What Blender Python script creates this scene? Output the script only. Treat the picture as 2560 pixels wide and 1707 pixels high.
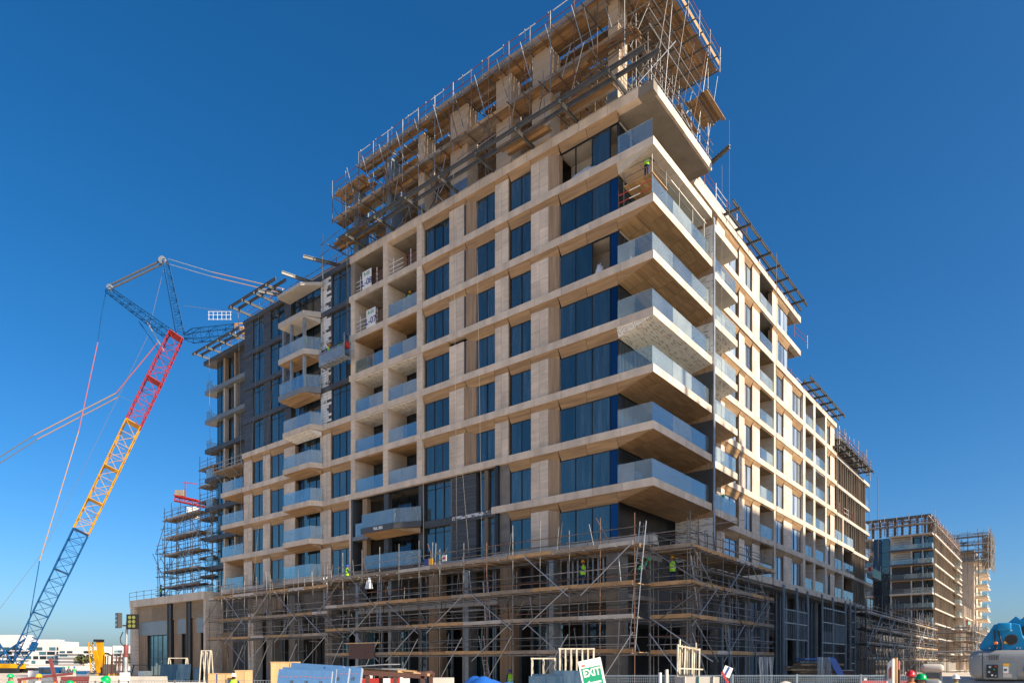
import bpy, bmesh, math, random
from mathutils import Vector, Matrix
random.seed(7)
R = math.radians
scene = bpy.context.scene
for o in list(bpy.data.objects):
    bpy.data.objects.remove(o)
COL = scene.collection

# ------------------------------------------------------------------ camera, sky, sun, exposure
cam_d = bpy.data.cameras.new('camera')
cam_d.lens = 24.0; cam_d.sensor_width = 36.0; cam_d.sensor_fit = 'HORIZONTAL'
cam_d.shift_y = (1655.0-853.5)/2560.0
cam_d.clip_start = 0.1; cam_d.clip_end = 6000
cam = bpy.data.objects.new('camera', cam_d); COL.objects.link(cam)
cam.location = (0, 0, 1.7)
YAW = math.atan2(1707.0, 2124.0)
cam.rotation_euler = (R(90), 0, YAW)
scene.camera = cam

SUN_EL, SUN_AZ = R(31), R(2)          # azimuth measured from +X towards +Y
sunv = Vector((math.cos(SUN_EL)*math.cos(SUN_AZ), math.cos(SUN_EL)*math.sin(SUN_AZ), math.sin(SUN_EL)))
w = bpy.data.worlds.new('World'); scene.world = w; w.use_nodes = True
wn = w.node_tree.nodes; wl = w.node_tree.links
bg = wn['Background']; sky = wn.new('ShaderNodeTexSky')
sky.sky_type = 'NISHITA'; sky.sun_disc = False
sky.sun_elevation = SUN_EL; sky.sun_rotation = math.atan2(sunv.x, sunv.y)
sky.altitude = 0; sky.air_density = 0.85; sky.dust_density = 1.75; sky.ozone_density = 5.5
hs = wn.new('ShaderNodeHueSaturation'); hs.inputs['Saturation'].default_value = 1.26; hs.inputs['Hue'].default_value = 0.497; hs.inputs['Value'].default_value = 0.78      # the picture was taken through a polariser
wl.new(sky.outputs[0], hs.inputs['Color']); wl.new(hs.outputs[0], bg.inputs[0]); bg.inputs[1].default_value = 0.05
sd = bpy.data.lights.new('sun', 'SUN'); sd.energy = 2.0; sd.angle = R(0.53); sd.color = (1.0, 0.87, 0.70)
sun = bpy.data.objects.new('sun', sd); COL.objects.link(sun)
sun.location = (60, 20, 60); sun.rotation_euler = sunv.to_track_quat('Z', 'Y').to_euler()
vs = scene.view_settings
vs.view_transform = 'Standard'; vs.look = 'None'; vs.gamma = 1.0; vs.exposure = 2.1; vs.use_curve_mapping = False
scene.cycles.max_bounces = 8; scene.cycles.transparent_max_bounces = 12
scene.cycles.diffuse_bounces = 5; scene.cycles.glossy_bounces = 3

# ------------------------------------------------------------------ materials
M = {}
def mk(name, c1, c2=None, sc=(1, 1, 1), detail=3, rough=0.7, metal=0.0, rnd=0.0, bump=0.0, contrast=(0.3, 0.7), spec=0.5, sc2=None):
    m = bpy.data.materials.new(name); m.use_nodes = True
    nt = m.node_tree; n = nt.nodes; l = nt.links
    b = n['Principled BSDF']
    b.inputs['Roughness'].default_value = rough; b.inputs['Metallic'].default_value = metal
    b.inputs['Specular IOR Level'].default_value = spec
    c1 = (*c1, 1); c2 = (*(c2 or c1[:3]), 1)
    geo = n.new('ShaderNodeNewGeometry')
    mp = n.new('ShaderNodeVectorMath'); mp.operation = 'MULTIPLY'; mp.inputs[1].default_value = sc
    l.new(geo.outputs['Position'], mp.inputs[0])
    vec = mp.outputs[0]
    oi = n.new('ShaderNodeObjectInfo')
    if rnd:
        ad = n.new('ShaderNodeVectorMath'); ad.operation = 'ADD'
        ml = n.new('ShaderNodeMath'); ml.operation = 'MULTIPLY'; ml.inputs[1].default_value = 37.0
        l.new(oi.outputs['Random'], ml.inputs[0]); l.new(vec, ad.inputs[0]); l.new(ml.outputs[0], ad.inputs[1])
        vec = ad.outputs[0]
    ns = n.new('ShaderNodeTexNoise'); ns.inputs['Scale'].default_value = 1.0; ns.inputs['Detail'].default_value = detail
    ns.inputs['Roughness'].default_value = 0.6
    l.new(vec, ns.inputs['Vector'])
    mr = n.new('ShaderNodeMapRange'); mr.inputs[1].default_value, mr.inputs[2].default_value = contrast
    l.new(ns.outputs['Fac'], mr.inputs[0])
    mx = n.new('ShaderNodeMix'); mx.data_type = 'RGBA'
    mx.inputs[6].default_value = c1; mx.inputs[7].default_value = c2
    l.new(mr.outputs[0], mx.inputs[0])
    out = mx.outputs[2]
    if sc2:      # a second, broad variation (staining)
        m2 = n.new('ShaderNodeVectorMath'); m2.operation = 'MULTIPLY'; m2.inputs[1].default_value = sc2[0]
        l.new(geo.outputs['Position'], m2.inputs[0])
        n2 = n.new('ShaderNodeTexNoise'); n2.inputs['Scale'].default_value = 1.0; n2.inputs['Detail'].default_value = 4
        l.new(m2.outputs[0], n2.inputs['Vector'])
        r2 = n.new('ShaderNodeMapRange'); r2.inputs[1].default_value = 0.35; r2.inputs[2].default_value = 0.65
        r2.inputs[3].default_value = 1.0-sc2[1]; r2.inputs[4].default_value = 1.0+sc2[1]*0.5
        l.new(n2.outputs['Fac'], r2.inputs[0])
        v2 = n.new('ShaderNodeVectorMath'); v2.operation = 'SCALE'
        l.new(out, v2.inputs[0]); l.new(r2.outputs[0], v2.inputs['Scale']); out = v2.outputs[0]
    if rnd:
        r3 = n.new('ShaderNodeMapRange'); r3.inputs[3].default_value = 1-rnd; r3.inputs[4].default_value = 1+rnd
        l.new(oi.outputs['Random'], r3.inputs[0])
        v3 = n.new('ShaderNodeVectorMath'); v3.operation = 'SCALE'
        l.new(out, v3.inputs[0]); l.new(r3.outputs[0], v3.inputs['Scale']); out = v3.outputs[0]
    l.new(out, b.inputs['Base Color'])
    if bump:
        bp = n.new('ShaderNodeBump'); bp.inputs['Strength'].default_value = bump; bp.inputs['Distance'].default_value = 0.02
        l.new(ns.outputs['Fac'], bp.inputs['Height']); l.new(bp.outputs[0], b.inputs['Normal'])
    M[name] = m
    return m

# travertine: long horizontal veins; timber boards: streaks along their length
mk('stone', (0.755, 0.62, 0.478), (0.585, 0.47, 0.355), (0.5, 0.5, 5.0), 6, 0.65, rnd=0.11, bump=0.15, contrast=(0.3, 0.68), sc2=((0.9, 0.9, 0.25), 0.15))
mk('stone_band', (0.70, 0.575, 0.445), (0.575, 0.465, 0.352), (1.5, 1.5, 5.0), 6, 0.65, rnd=0.08, bump=0.1, contrast=(0.25, 0.8), sc2=((1.1, 1.1, 0.22), 0.17))
mk('wood_x', (0.43, 0.265, 0.125), (0.215, 0.125, 0.058), (0.35, 4.5, 4.5), 5, 0.6, rnd=0.08, contrast=(0.3, 0.7))
mk('wood_y', (0.43, 0.265, 0.125), (0.215, 0.125, 0.058), (4.5, 0.35, 4.5), 5, 0.6, rnd=0.08, contrast=(0.3, 0.7))
mk('wood_v', (0.42, 0.28, 0.165), (0.23, 0.15, 0.085), (4.5, 4.5, 0.3), 5, 0.6, rnd=0.08, contrast=(0.3, 0.7))
mk('board_white', (0.66, 0.63, 0.56), (0.50, 0.48, 0.43), (0.8, 0.8, 0.8), 5, 0.8, rnd=0.05)
mk('concrete', (0.31, 0.265, 0.21), (0.20, 0.17, 0.135), (0.7, 0.7, 0.7), 6, 0.85, bump=0.1, sc2=((0.25, 0.25, 0.15), 0.2))
mk('concrete_light', (0.52, 0.47, 0.40), (0.40, 0.36, 0.31), (1.2, 1.2, 1.2), 6, 0.85, rnd=0.06)
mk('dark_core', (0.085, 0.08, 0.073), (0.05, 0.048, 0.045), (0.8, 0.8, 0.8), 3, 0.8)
mk('inner_wall', (0.24, 0.22, 0.19), (0.15, 0.135, 0.12), (0.8, 0.8, 1.5), 3, 0.8)
mk('clad', (0.075, 0.078, 0.08), (0.05, 0.052, 0.054), (0.8, 0.8, 3), 4, 0.5, rnd=0.12)
mk('clad_light', (0.20, 0.215, 0.22), (0.15, 0.165, 0.17), (0.8, 0.8, 3), 4, 0.45, rnd=0.08)
mk('bronze', (0.22, 0.155, 0.095), (0.15, 0.105, 0.065), (2, 2, 0.4), 4, 0.5, rnd=0.15)
mk('frame', (0.02, 0.022, 0.025), rough=0.4)
mk('steel', (0.30, 0.29, 0.275), (0.15, 0.145, 0.135), (1.5, 1.5, 1.5), 3, 0.5, 0.6, rnd=0.35)
mk('steel_rust', (0.20, 0.10, 0.06), (0.11, 0.06, 0.04), (2, 2, 2), 3, 0.8, 0.1, rnd=0.3)
mk('galv', (0.42, 0.44, 0.45), (0.30, 0.32, 0.33), (2, 2, 2), 3, 0.4, 0.5, rnd=0.15)
mk('galv_blue', (0.20, 0.255, 0.30), (0.14, 0.18, 0.22), (2, 2, 2), 3, 0.45, 0.4, rnd=0.15)
mk('beam_grey', (0.13, 0.13, 0.122), (0.09, 0.09, 0.085), (2, 2, 2), 3, 0.5, 0.2)
mk('plank', (0.50, 0.30, 0.135), (0.29, 0.17, 0.075), (1.2, 1.2, 1.2), 5, 0.75, rnd=0.25)
mk('plank_grey', (0.34, 0.27, 0.20), (0.22, 0.17, 0.125), (1.2, 1.2, 1.2), 5, 0.8, rnd=0.2)
mk('ply', (0.62, 0.42, 0.21), (0.52, 0.33, 0.15), (6, 6, 0.8), 4, 0.7, rnd=0.08)
mk('white', (0.78, 0.77, 0.74), (0.70, 0.69, 0.66), (1, 1, 1), 4, 0.6, rnd=0.03)
mk('white_far', (0.55, 0.545, 0.53), (0.50, 0.495, 0.48), (0.1, 0.1, 0.1), 4, 0.7)
mk('white_patch', (0.62, 0.62, 0.62), (0.10, 0.10, 0.10), (3, 3, 3), 5, 0.6, contrast=(0.52, 0.56))
mk('red', (0.45, 0.03, 0.025), (0.36, 0.03, 0.025), (2, 2, 2), 2, 0.5)
mk('red_rail', (0.24, 0.05, 0.045), (0.15, 0.04, 0.04), (2, 2, 2), 2, 0.6)
mk('orange', (0.70, 0.17, 0.02), rough=0.5)
mk('crane_blue', (0.006, 0.085, 0.24), (0.005, 0.055, 0.16), (0.6, 0.6, 0.6), 5, 0.6, spec=0.15)
mk('crane_yellow', (0.62, 0.33, 0.006), (0.42, 0.20, 0.006), (0.6, 0.6, 0.6), 5, 0.6, spec=0.2)
mk('crane_red', (0.40, 0.022, 0.018), (0.26, 0.016, 0.014), (0.6, 0.6, 0.6), 5, 0.6, spec=0.2)
mk('rope', (0.16, 0.15, 0.13), rough=0.7)
mk('rope_pale', (0.22, 0.20, 0.16), rough=0.8)
mk('pink', (0.42, 0.10, 0.08), rough=0.6)
mk('pale_yellow', (0.50, 0.27, 0.08), rough=0.6)
mk('foam', (0.055, 0.15, 0.31), (0.045, 0.125, 0.265), (14, 14, 14), 4, 0.85, rnd=0.03)
mk('foam_side', (0.36, 0.40, 0.45), (0.28, 0.31, 0.36), (14, 14, 14), 4, 0.85)
mk('tarp', (0.015, 0.09, 0.36), (0.02, 0.13, 0.46), (2, 2, 2), 4, 0.35)
mk('plastic_wrap', (0.62, 0.63, 0.64), (0.45, 0.46, 0.48), (4, 4, 4), 4, 0.3)
mk('print_dark', (0.05, 0.05, 0.055), rough=0.8)
mk('print_red', (0.42, 0.10, 0.07), rough=0.8)
mk('sign_green', (0.0, 0.27, 0.13), rough=0.5)
mk('ink_blue', (0.03, 0.06, 0.25), rough=0.7)
mk('vest', (0.36, 0.80, 0.02), (0.30, 0.68, 0.02), (6, 6, 6), 2, 0.7)
mk('vest_green', (0.02, 0.55, 0.14), (0.02, 0.45, 0.12), (6, 6, 6), 2, 0.7)
mk('vest_white', (0.70, 0.68, 0.62), rough=0.8)
mk('cloth_navy', (0.02, 0.035, 0.10), (0.015, 0.025, 0.07), (8, 8, 8), 3, 0.9)
mk('cloth_grey', (0.10, 0.10, 0.11), (0.07, 0.07, 0.08), (8, 8, 8), 3, 0.9)
mk('skin', (0.24, 0.125, 0.075), rough=0.6)
mk('helm_yellow', (0.80, 0.40, 0.01), rough=0.35)
mk('helm_blue', (0.01, 0.07, 0.42), rough=0.35)
mk('helm_green', (0.0, 0.36, 0.09), rough=0.3)
mk('helm_red', (0.55, 0.02, 0.025), rough=0.3)
mk('helm_white', (0.75, 0.75, 0.75), rough=0.35)
mk('hivis_band', (0.62, 0.64, 0.60), rough=0.4)
mk('rack', (0.62, 0.57, 0.45), (0.40, 0.30, 0.17), (5, 5, 5), 4, 0.7, contrast=(0.45, 0.75))
mk('brown_steel', (0.11, 0.045, 0.03), (0.075, 0.035, 0.025), (2, 2, 2), 3, 0.6)
mk('lift_grey', (0.24, 0.25, 0.255), (0.19, 0.20, 0.205), (1.5, 1.5, 1.5), 4, 0.45)
mk('lift_blue', (0.0, 0.20, 0.42), (0.0, 0.17, 0.37), (2, 2, 2), 4, 0.5, spec=0.3)
mk('black', (0.012, 0.012, 0.013), rough=0.5)
mk('plank_dark', (0.27, 0.16, 0.075), (0.16, 0.095, 0.045), (1.2, 1.2, 1.2), 5, 0.8, rnd=0.3)
mk('stone_shaded', (0.52, 0.395, 0.275), (0.40, 0.30, 0.205), (0.5, 0.5, 5.0), 6, 0.75, rnd=0.06)  # stone darkened in colour for the deck shade on the penthouse columns
mk('rubber', (0.02, 0.02, 0.02), rough=0.9)
mk('louvre', (0.34, 0.245, 0.145), (0.27, 0.19, 0.11), (0.5, 6, 6), 3, 0.6)
mk('zinc', (0.24, 0.275, 0.285), (0.20, 0.23, 0.24), (0.3, 0.3, 0.6), 3, 0.35, 0.3, rnd=0.04)
mk('teal_panel', (0.20, 0.36, 0.38), (0.16, 0.30, 0.33), (0.5, 0.5, 1), 3, 0.2)
mk('leaf', (0.07, 0.085, 0.03), (0.11, 0.11, 0.05), (0.5, 0.5, 0.5), 3, 0.8, rnd=0.2)
mk('palm_leaf', (0.13, 0.125, 0.055), (0.19, 0.165, 0.08), (0.5, 0.5, 0.5), 3, 0.8, rnd=0.2)
mk('bark', (0.13, 0.09, 0.06), (0.09, 0.065, 0.045), (3, 3, 3), 3, 0.9)
mk('net_green', (0.16, 0.40, 0.32), (0.12, 0.32, 0.26), (4, 4, 4), 3, 0.8)
mk('sand', (0.66, 0.555, 0.43), (0.56, 0.465, 0.355), (0.25, 0.25, 0.25), 7, 0.95, bump=0.3, sc2=((0.05, 0.05, 0.05), 0.15))
mk('block_wall', (0.30, 0.29, 0.27), (0.24, 0.23, 0.215), (1, 1, 1), 4, 0.9)
mk('lens_yellow', (0.22, 0.235, 0.06), rough=0.2)
mk('lens_pale', (0.30, 0.38, 0.42), rough=0.15)

def glass_mat(name, base, dirt, tint, f0, f1, rough=0.03, streak=(5, 5, 0.35), amount=(0.45, 0.75)):
    """coated window pane: a dark body that mirrors the sky more at a flat angle, with rain-dust streaks"""
    m = bpy.data.materials.new(name); m.use_nodes = True
    nt = m.node_tree; n = nt.nodes; l = nt.links
    n.remove(n['Principled BSDF']); out = n['Material Output']
    geo = n.new('ShaderNodeNewGeometry'); oi = n.new('ShaderNodeObjectInfo')
    mp = n.new('ShaderNodeVectorMath'); mp.operation = 'MULTIPLY'; mp.inputs[1].default_value = streak
    l.new(geo.outputs['Position'], mp.inputs[0])
    ad = n.new('ShaderNodeVectorMath'); ad.operation = 'ADD'
    ml = n.new('ShaderNodeMath'); ml.operation = 'MULTIPLY'; ml.inputs[1].default_value = 23.0
    l.new(oi.outputs['Random'], ml.inputs[0]); l.new(mp.outputs[0], ad.inputs[0]); l.new(ml.outputs[0], ad.inputs[1])
    ns = n.new('ShaderNodeTexNoise'); ns.inputs['Scale'].default_value = 1; ns.inputs['Detail'].default_value = 5
    l.new(ad.outputs[0], ns.inputs['Vector'])
    mr = n.new('ShaderNodeMapRange'); mr.inputs[1].default_value, mr.inputs[2].default_value = amount
    l.new(ns.outputs['Fac'], mr.inputs[0])
    mx = n.new('ShaderNodeMix'); mx.data_type = 'RGBA'
    mx.inputs[6].default_value = (*base, 1); mx.inputs[7].default_value = (*dirt, 1)
    l.new(mr.outputs[0], mx.inputs[0])
    rv = n.new('ShaderNodeMapRange'); rv.inputs[3].default_value = 0.5; rv.inputs[4].default_value = 2.0; l.new(oi.outputs['Random'], rv.inputs[0])
    sv = n.new('ShaderNodeVectorMath'); sv.operation = 'SCALE'; l.new(mx.outputs[2], sv.inputs[0]); l.new(rv.outputs[0], sv.inputs['Scale'])
    df = n.new('ShaderNodeBsdfDiffuse'); l.new(sv.outputs[0], df.inputs[0])
    gl = n.new('ShaderNodeBsdfGlossy'); gl.inputs['Color'].default_value = (*tint, 1); gl.inputs['Roughness'].default_value = rough
    wv = n.new('ShaderNodeTexNoise'); wv.inputs['Scale'].default_value = 0.8; wv.inputs['Detail'].default_value = 1
    l.new(geo.outputs['Position'], wv.inputs['Vector'])
    bp = n.new('ShaderNodeBump'); bp.inputs['Strength'].default_value = 0.12; bp.inputs['Distance'].default_value = 0.1
    l.new(wv.outputs['Fac'], bp.inputs['Height']); l.new(bp.outputs[0], gl.inputs['Normal'])
    lw = n.new('ShaderNodeFresnel'); lw.inputs[0].default_value = 1.5
    fr = n.new('ShaderNodeMapRange'); fr.inputs[1].default_value = 0.04; fr.inputs[2].default_value = 0.6
    fr.inputs[3].default_value = f0; fr.inputs[4].default_value = f1
    l.new(lw.outputs[0], fr.inputs[0])
    mi = n.new('ShaderNodeMixShader'); l.new(fr.outputs[0], mi.inputs[0]); l.new(df.outputs[0], mi.inputs[1]); l.new(gl.outputs[0], mi.inputs[2])
    l.new(mi.outputs[0], out.inputs[0]); M[name] = m
glass_mat('glass', (0.012, 0.022, 0.030), (0.05, 0.066, 0.076), (0.92, 0.93, 0.86), 0.16, 0.75, amount=(0.35, 0.85))
glass_mat('glass_film', (0.003, 0.022, 0.075), (0.005, 0.028, 0.09), (0.4, 0.6, 0.9), 0.06, 0.3, rough=0.15)
glass_mat('glass_dusty', (0.13, 0.175, 0.205), (0.32, 0.34, 0.35), (0.8, 0.9, 1.0), 0.20, 0.85, amount=(0.35, 0.7))
glass_mat('glass_dark', (0.012, 0.016, 0.02), (0.03, 0.04, 0.05), (0.6, 0.75, 0.9), 0.08, 0.6)
glass_mat('glass_teal', (0.03, 0.08, 0.10), (0.06, 0.12, 0.15), (0.6, 0.85, 0.95), 0.30, 0.85)

def clear_glass(name, tint, haze, haze_amt, refl):
    m = bpy.data.materials.new(name); m.use_nodes = True
    nt = m.node_tree; n = nt.nodes; l = nt.links
    n.remove(n['Principled BSDF']); out = n['Material Output']
    tr = n.new('ShaderNodeBsdfTransparent'); tr.inputs[0].default_value = (*tint, 1)
    df = n.new('ShaderNodeBsdfDiffuse'); df.inputs[0].default_value = (*haze, 1)
    tl = n.new('ShaderNodeBsdfTranslucent'); tl.inputs[0].default_value = (*haze, 1)
    dm = n.new('ShaderNodeMixShader'); dm.inputs[0].default_value = 0.4
    l.new(df.outputs[0], dm.inputs[1]); l.new(tl.outputs[0], dm.inputs[2])
    geo = n.new('ShaderNodeNewGeometry')
    ns = n.new('ShaderNodeTexNoise'); ns.inputs['Scale'].default_value = 0.5; ns.inputs['Detail'].default_value = 3
    l.new(geo.outputs['Position'], ns.inputs['Vector'])
    mr = n.new('ShaderNodeMapRange'); mr.inputs[1].default_value = 0.35; mr.inputs[2].default_value = 0.7
    mr.inputs[3].default_value = haze_amt*0.8; mr.inputs[4].default_value = haze_amt*1.25
    l.new(ns.outputs['Fac'], mr.inputs[0])
    m1 = n.new('ShaderNodeMixShader'); l.new(mr.outputs[0], m1.inputs[0]); l.new(tr.outputs[0], m1.inputs[1]); l.new(dm.outputs[0], m1.inputs[2])
    gl = n.new('ShaderNodeBsdfGlossy'); gl.inputs['Roughness'].default_value = 0.02; gl.inputs['Color'].default_value = (0.9, 0.97, 1, 1)
    lw = n.new('ShaderNodeFresnel'); lw.inputs[0].default_value = 1.5
    fr = n.new('ShaderNodeMapRange'); fr.inputs[1].default_value = 0.04; fr.inputs[2].default_value = 0.6
    fr.inputs[3].default_value = refl; fr.inputs[4].default_value = 0.6
    l.new(lw.outputs[0], fr.inputs[0])
    m2 = n.new('ShaderNodeMixShader'); l.new(fr.outputs[0], m2.inputs[0]); l.new(m1.outputs[0], m2.inputs[1]); l.new(gl.outputs[0], m2.inputs[2])
    l.new(m2.outputs[0], out.inputs[0]); M[name] = m
clear_glass('rail_glass', (0.84, 0.92, 0.91), (0.74, 0.79, 0.76), 0.22, 0.05)
clear_glass('rail_glass_clear', (0.86, 0.94, 0.93), (0.70, 0.76, 0.74), 0.10, 0.07)
clear_glass('rail_glass_dusty', (0.80, 0.88, 0.87), (0.76, 0.80, 0.77), 0.34, 0.05)
clear_glass('rail_glass_film', (0.60, 0.75, 0.80), (0.42, 0.58, 0.66), 0.5, 0.05)
clear_glass('net', (0.95, 0.95, 0.95), (0.45, 0.40, 0.38), 0.35, 0.0)

# ------------------------------------------------------------------ builders
W = {}                 # world matrix of each object
CNT = {}; OVER = {}    # parts per thing and name; geometry past the limit
LIM = 295
def link(o, par, mw):
    COL.objects.link(o)
    if par is not None:
        o.parent = par; o.matrix_parent_inverse = W[par.name].inverted()
    o.matrix_basis = mw; W[o.name] = mw.copy()
    return o
def thing(name, label, cat, loc=(0, 0, 0), group=None, kind=None):
    o = bpy.data.objects.new(name, None); o.empty_display_size = 0.5
    o['label'] = label
    if cat: o['category'] = cat
    if group: o['group'] = group
    o['kind'] = kind or 'thing'
    return link(o, None, Matrix.Translation(loc))
def tag(o, label, cat, group=None, kind=None):
    o['label'] = label
    if cat: o['category'] = cat
    if group: o['group'] = group
    o['kind'] = kind or 'thing'
    return o
_cube = {}; _cyl = {}
def cube_mesh(mat):
    if mat not in _cube:
        me = bpy.data.meshes.new('block_'+mat)
        v = [(x, y, z) for x in (-.5, .5) for y in (-.5, .5) for z in (-.5, .5)]
        f = [(0, 1, 3, 2), (4, 6, 7, 5), (0, 4, 5, 1), (2, 3, 7, 6), (0, 2, 6, 4), (1, 5, 7, 3)]
        me.from_pydata(v, [], f); me.materials.append(M[mat]); _cube[mat] = me
    return _cube[mat]
def cyl_mesh(mat, n=6):
    k = (mat, n)
    if k not in _cyl:
        me = bpy.data.meshes.new('tube_'+mat)
        v = []; f = []
        for i in range(n):
            a = 2*math.pi*i/n
            v += [(math.cos(a), math.sin(a), 0), (math.cos(a), math.sin(a), 1)]
        for i in range(n):
            j = (i+1) % n; f.append((2*i, 2*j, 2*j+1, 2*i+1))
        f.append(tuple(2*i for i in reversed(range(n)))); f.append(tuple(2*i+1 for i in range(n)))
        me.from_pydata(v, [], f)
        for p in me.polygons: p.use_smooth = len(p.vertices) == 4
        me.materials.append(M[mat]); _cyl[k] = me
    return _cyl[k]
def place(par, name, me, mw, top=None):
    """link a shared mesh as a part; past the limit collect it into one joined part"""
    if par is not None:
        k = (par.name, name); CNT[k] = CNT.get(k, 0)+1
        if CNT[k] > LIM:
            OVER.setdefault((par.name, name, me.materials[0].name), []).append((me, mw)); return None
    return link(bpy.data.objects.new(name, me), par, mw)
def flush():
    for (pn, name, mt), items in OVER.items():
        v = []; f = []
        for me, mw in items:
            b = len(v); v += [tuple(mw @ q.co) for q in me.vertices]
            f += [tuple(b+i for i in p.vertices) for p in me.polygons]
        o = mesh(bpy.data.objects[pn], name, v, f, mt); o['kind'] = 'stuff'
    OVER.clear()
def box(par, name, lo, hi, mat):
    if mat == 'rail_glass': mat = random.choice(('rail_glass', 'rail_glass_clear', 'rail_glass_clear', 'rail_glass_dusty'))     # panes differ in dust
    lo = Vector(lo); hi = Vector(hi); c = (lo+hi)/2; s = hi-lo
    mw = Matrix.Translation(c) @ Matrix.Diagonal((abs(s.x), abs(s.y), abs(s.z), 1))
    return place(par, name, cube_mesh(mat), mw)
def rbox(par, name, c, size, rz, mat, rx=0, ry=0):
    mw = Matrix.Translation(c) @ Matrix.Rotation(rz, 4, 'Z') @ Matrix.Rotation(ry, 4, 'Y') @ Matrix.Rotation(rx, 4, 'X') @ Matrix.Diagonal((*size, 1))
    return place(par, name, cube_mesh(mat), mw)
def axis_m(p0, p1, r, r2=None):
    p0 = Vector(p0); p1 = Vector(p1); d = p1-p0
    q = d.to_track_quat('Z', 'Y').to_matrix().to_4x4()
    return Matrix.Translation(p0) @ q @ Matrix.Diagonal((r, r2 or r, d.length, 1))
def tube(par, name, p0, p1, r, mat, n=6):
    return place(par, name, cyl_mesh(mat, n), axis_m(p0, p1, r))
def bar(par, name, p0, p1, a, b, mat):
    """rectangular bar between two points"""
    p0 = Vector(p0); p1 = Vector(p1); d = p1-p0
    up = 'Y' if abs(d.z) < 0.95*d.length else 'X'
    q = d.to_track_quat('Z', up).to_matrix().to_4x4()
    mw = Matrix.Translation((p0+p1)/2) @ q @ Matrix.Diagonal((a, b, d.length, 1))
    return place(par, name, cube_mesh(mat), mw)
def mesh(par, name, v, f, mat, smooth=False):
    me = bpy.data.meshes.new(name); me.from_pydata([tuple(q) for q in v], [], f)
    for mm in (mat if isinstance(mat, (list, tuple)) else [mat]): me.materials.append(M[mm])
    if smooth:
        for p in me.polygons: p.use_smooth = True
    me.validate(); me.update()
    return link(bpy.data.objects.new(name, me), par, Matrix.Identity(4))
HEX = [(0, 3, 2, 1), (4, 5, 6, 7), (0, 1, 5, 4), (1, 2, 6, 5), (2, 3, 7, 6), (3, 0, 4, 7)]
def hexa(par, name, p, mat): return mesh(par, name, p, HEX, mat)
def prism(par, name, base, ext, mat):
    """closed outline (3-D points) pushed along ext"""
    n = len(base); e = Vector(ext); v = [Vector(b) for b in base]; v += [q+e for q in v]
    f = [tuple(reversed(range(n))), tuple(range(n, 2*n))]+[(i, (i+1) % n, n+(i+1) % n, n+i) for i in range(n)]
    o = mesh(par, name, v, f, mat)
    bm = bmesh.new(); bm.from_mesh(o.data); bmesh.ops.recalc_face_normals(bm, faces=bm.faces); bm.to_mesh(o.data); bm.free()
    return o
class Geo:
    """collects boxes and tubes into one mesh"""
    def __init__(s): s.v = []; s.f = []
    def add(s, me, mw):
        b = len(s.v); s.v += [tuple(mw @ q.co) for q in me.vertices]; s.f += [tuple(b+i for i in p.vertices) for p in me.polygons]
    def box(s, lo, hi):
        lo = Vector(lo); hi = Vector(hi); c = (lo+hi)/2; z = hi-lo
        s.add(cube_mesh('frame'), Matrix.Translation(c) @ Matrix.Diagonal((abs(z.x), abs(z.y), abs(z.z), 1)))
    def tube(s, p0, p1, r, n=5): s.add(cyl_mesh('frame', n), axis_m(p0, p1, r))
    def build(s, par, name, mat, smooth=False): return mesh(par, name, s.v, s.f, mat, smooth)
def text_mesh(body, size, mat, name, par, mw, bold=0.0, align='CENTER'):
    cu = bpy.data.curves.new('lettering', 'FONT'); cu.body = body; cu.size = size; cu.align_x = align; cu.align_y = 'CENTER'
    cu.extrude = 0.002; cu.offset = bold
    to = bpy.data.objects.new('lettering_tmp', cu); COL.objects.link(to)
    bpy.context.view_layer.update()
    me = bpy.data.meshes.new_from_object(to.evaluated_get(bpy.context.evaluated_depsgraph_get()))
    bpy.data.objects.remove(to); me.materials.clear(); me.materials.append(M[mat])
    return link(bpy.data.objects.new(name, me), par, mw)

# facades: local (u along, d inwards, z up)
YF, XF = 39.3, -21.7
def FL(u, d, z): return Vector((u, YF+d, z))
def FR(u, d, z): return Vector((XF-d, u, z))
def fbox(par, name, fr, u0, u1, d0, d1, z0, z1, mat):
    a = fr(u0, d0, z0); b = fr(u1, d1, z1)
    return box(par, name, [min(p, q) for p, q in zip(a, b)], [max(p, q) for p, q in zip(a, b)], mat)
def lev(n): return 1.7+3.6*(1.26+n)          # top of the slab band of floor n
GZ = -0.6                                    # ground level; the viewpoint stands a little above it
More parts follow.
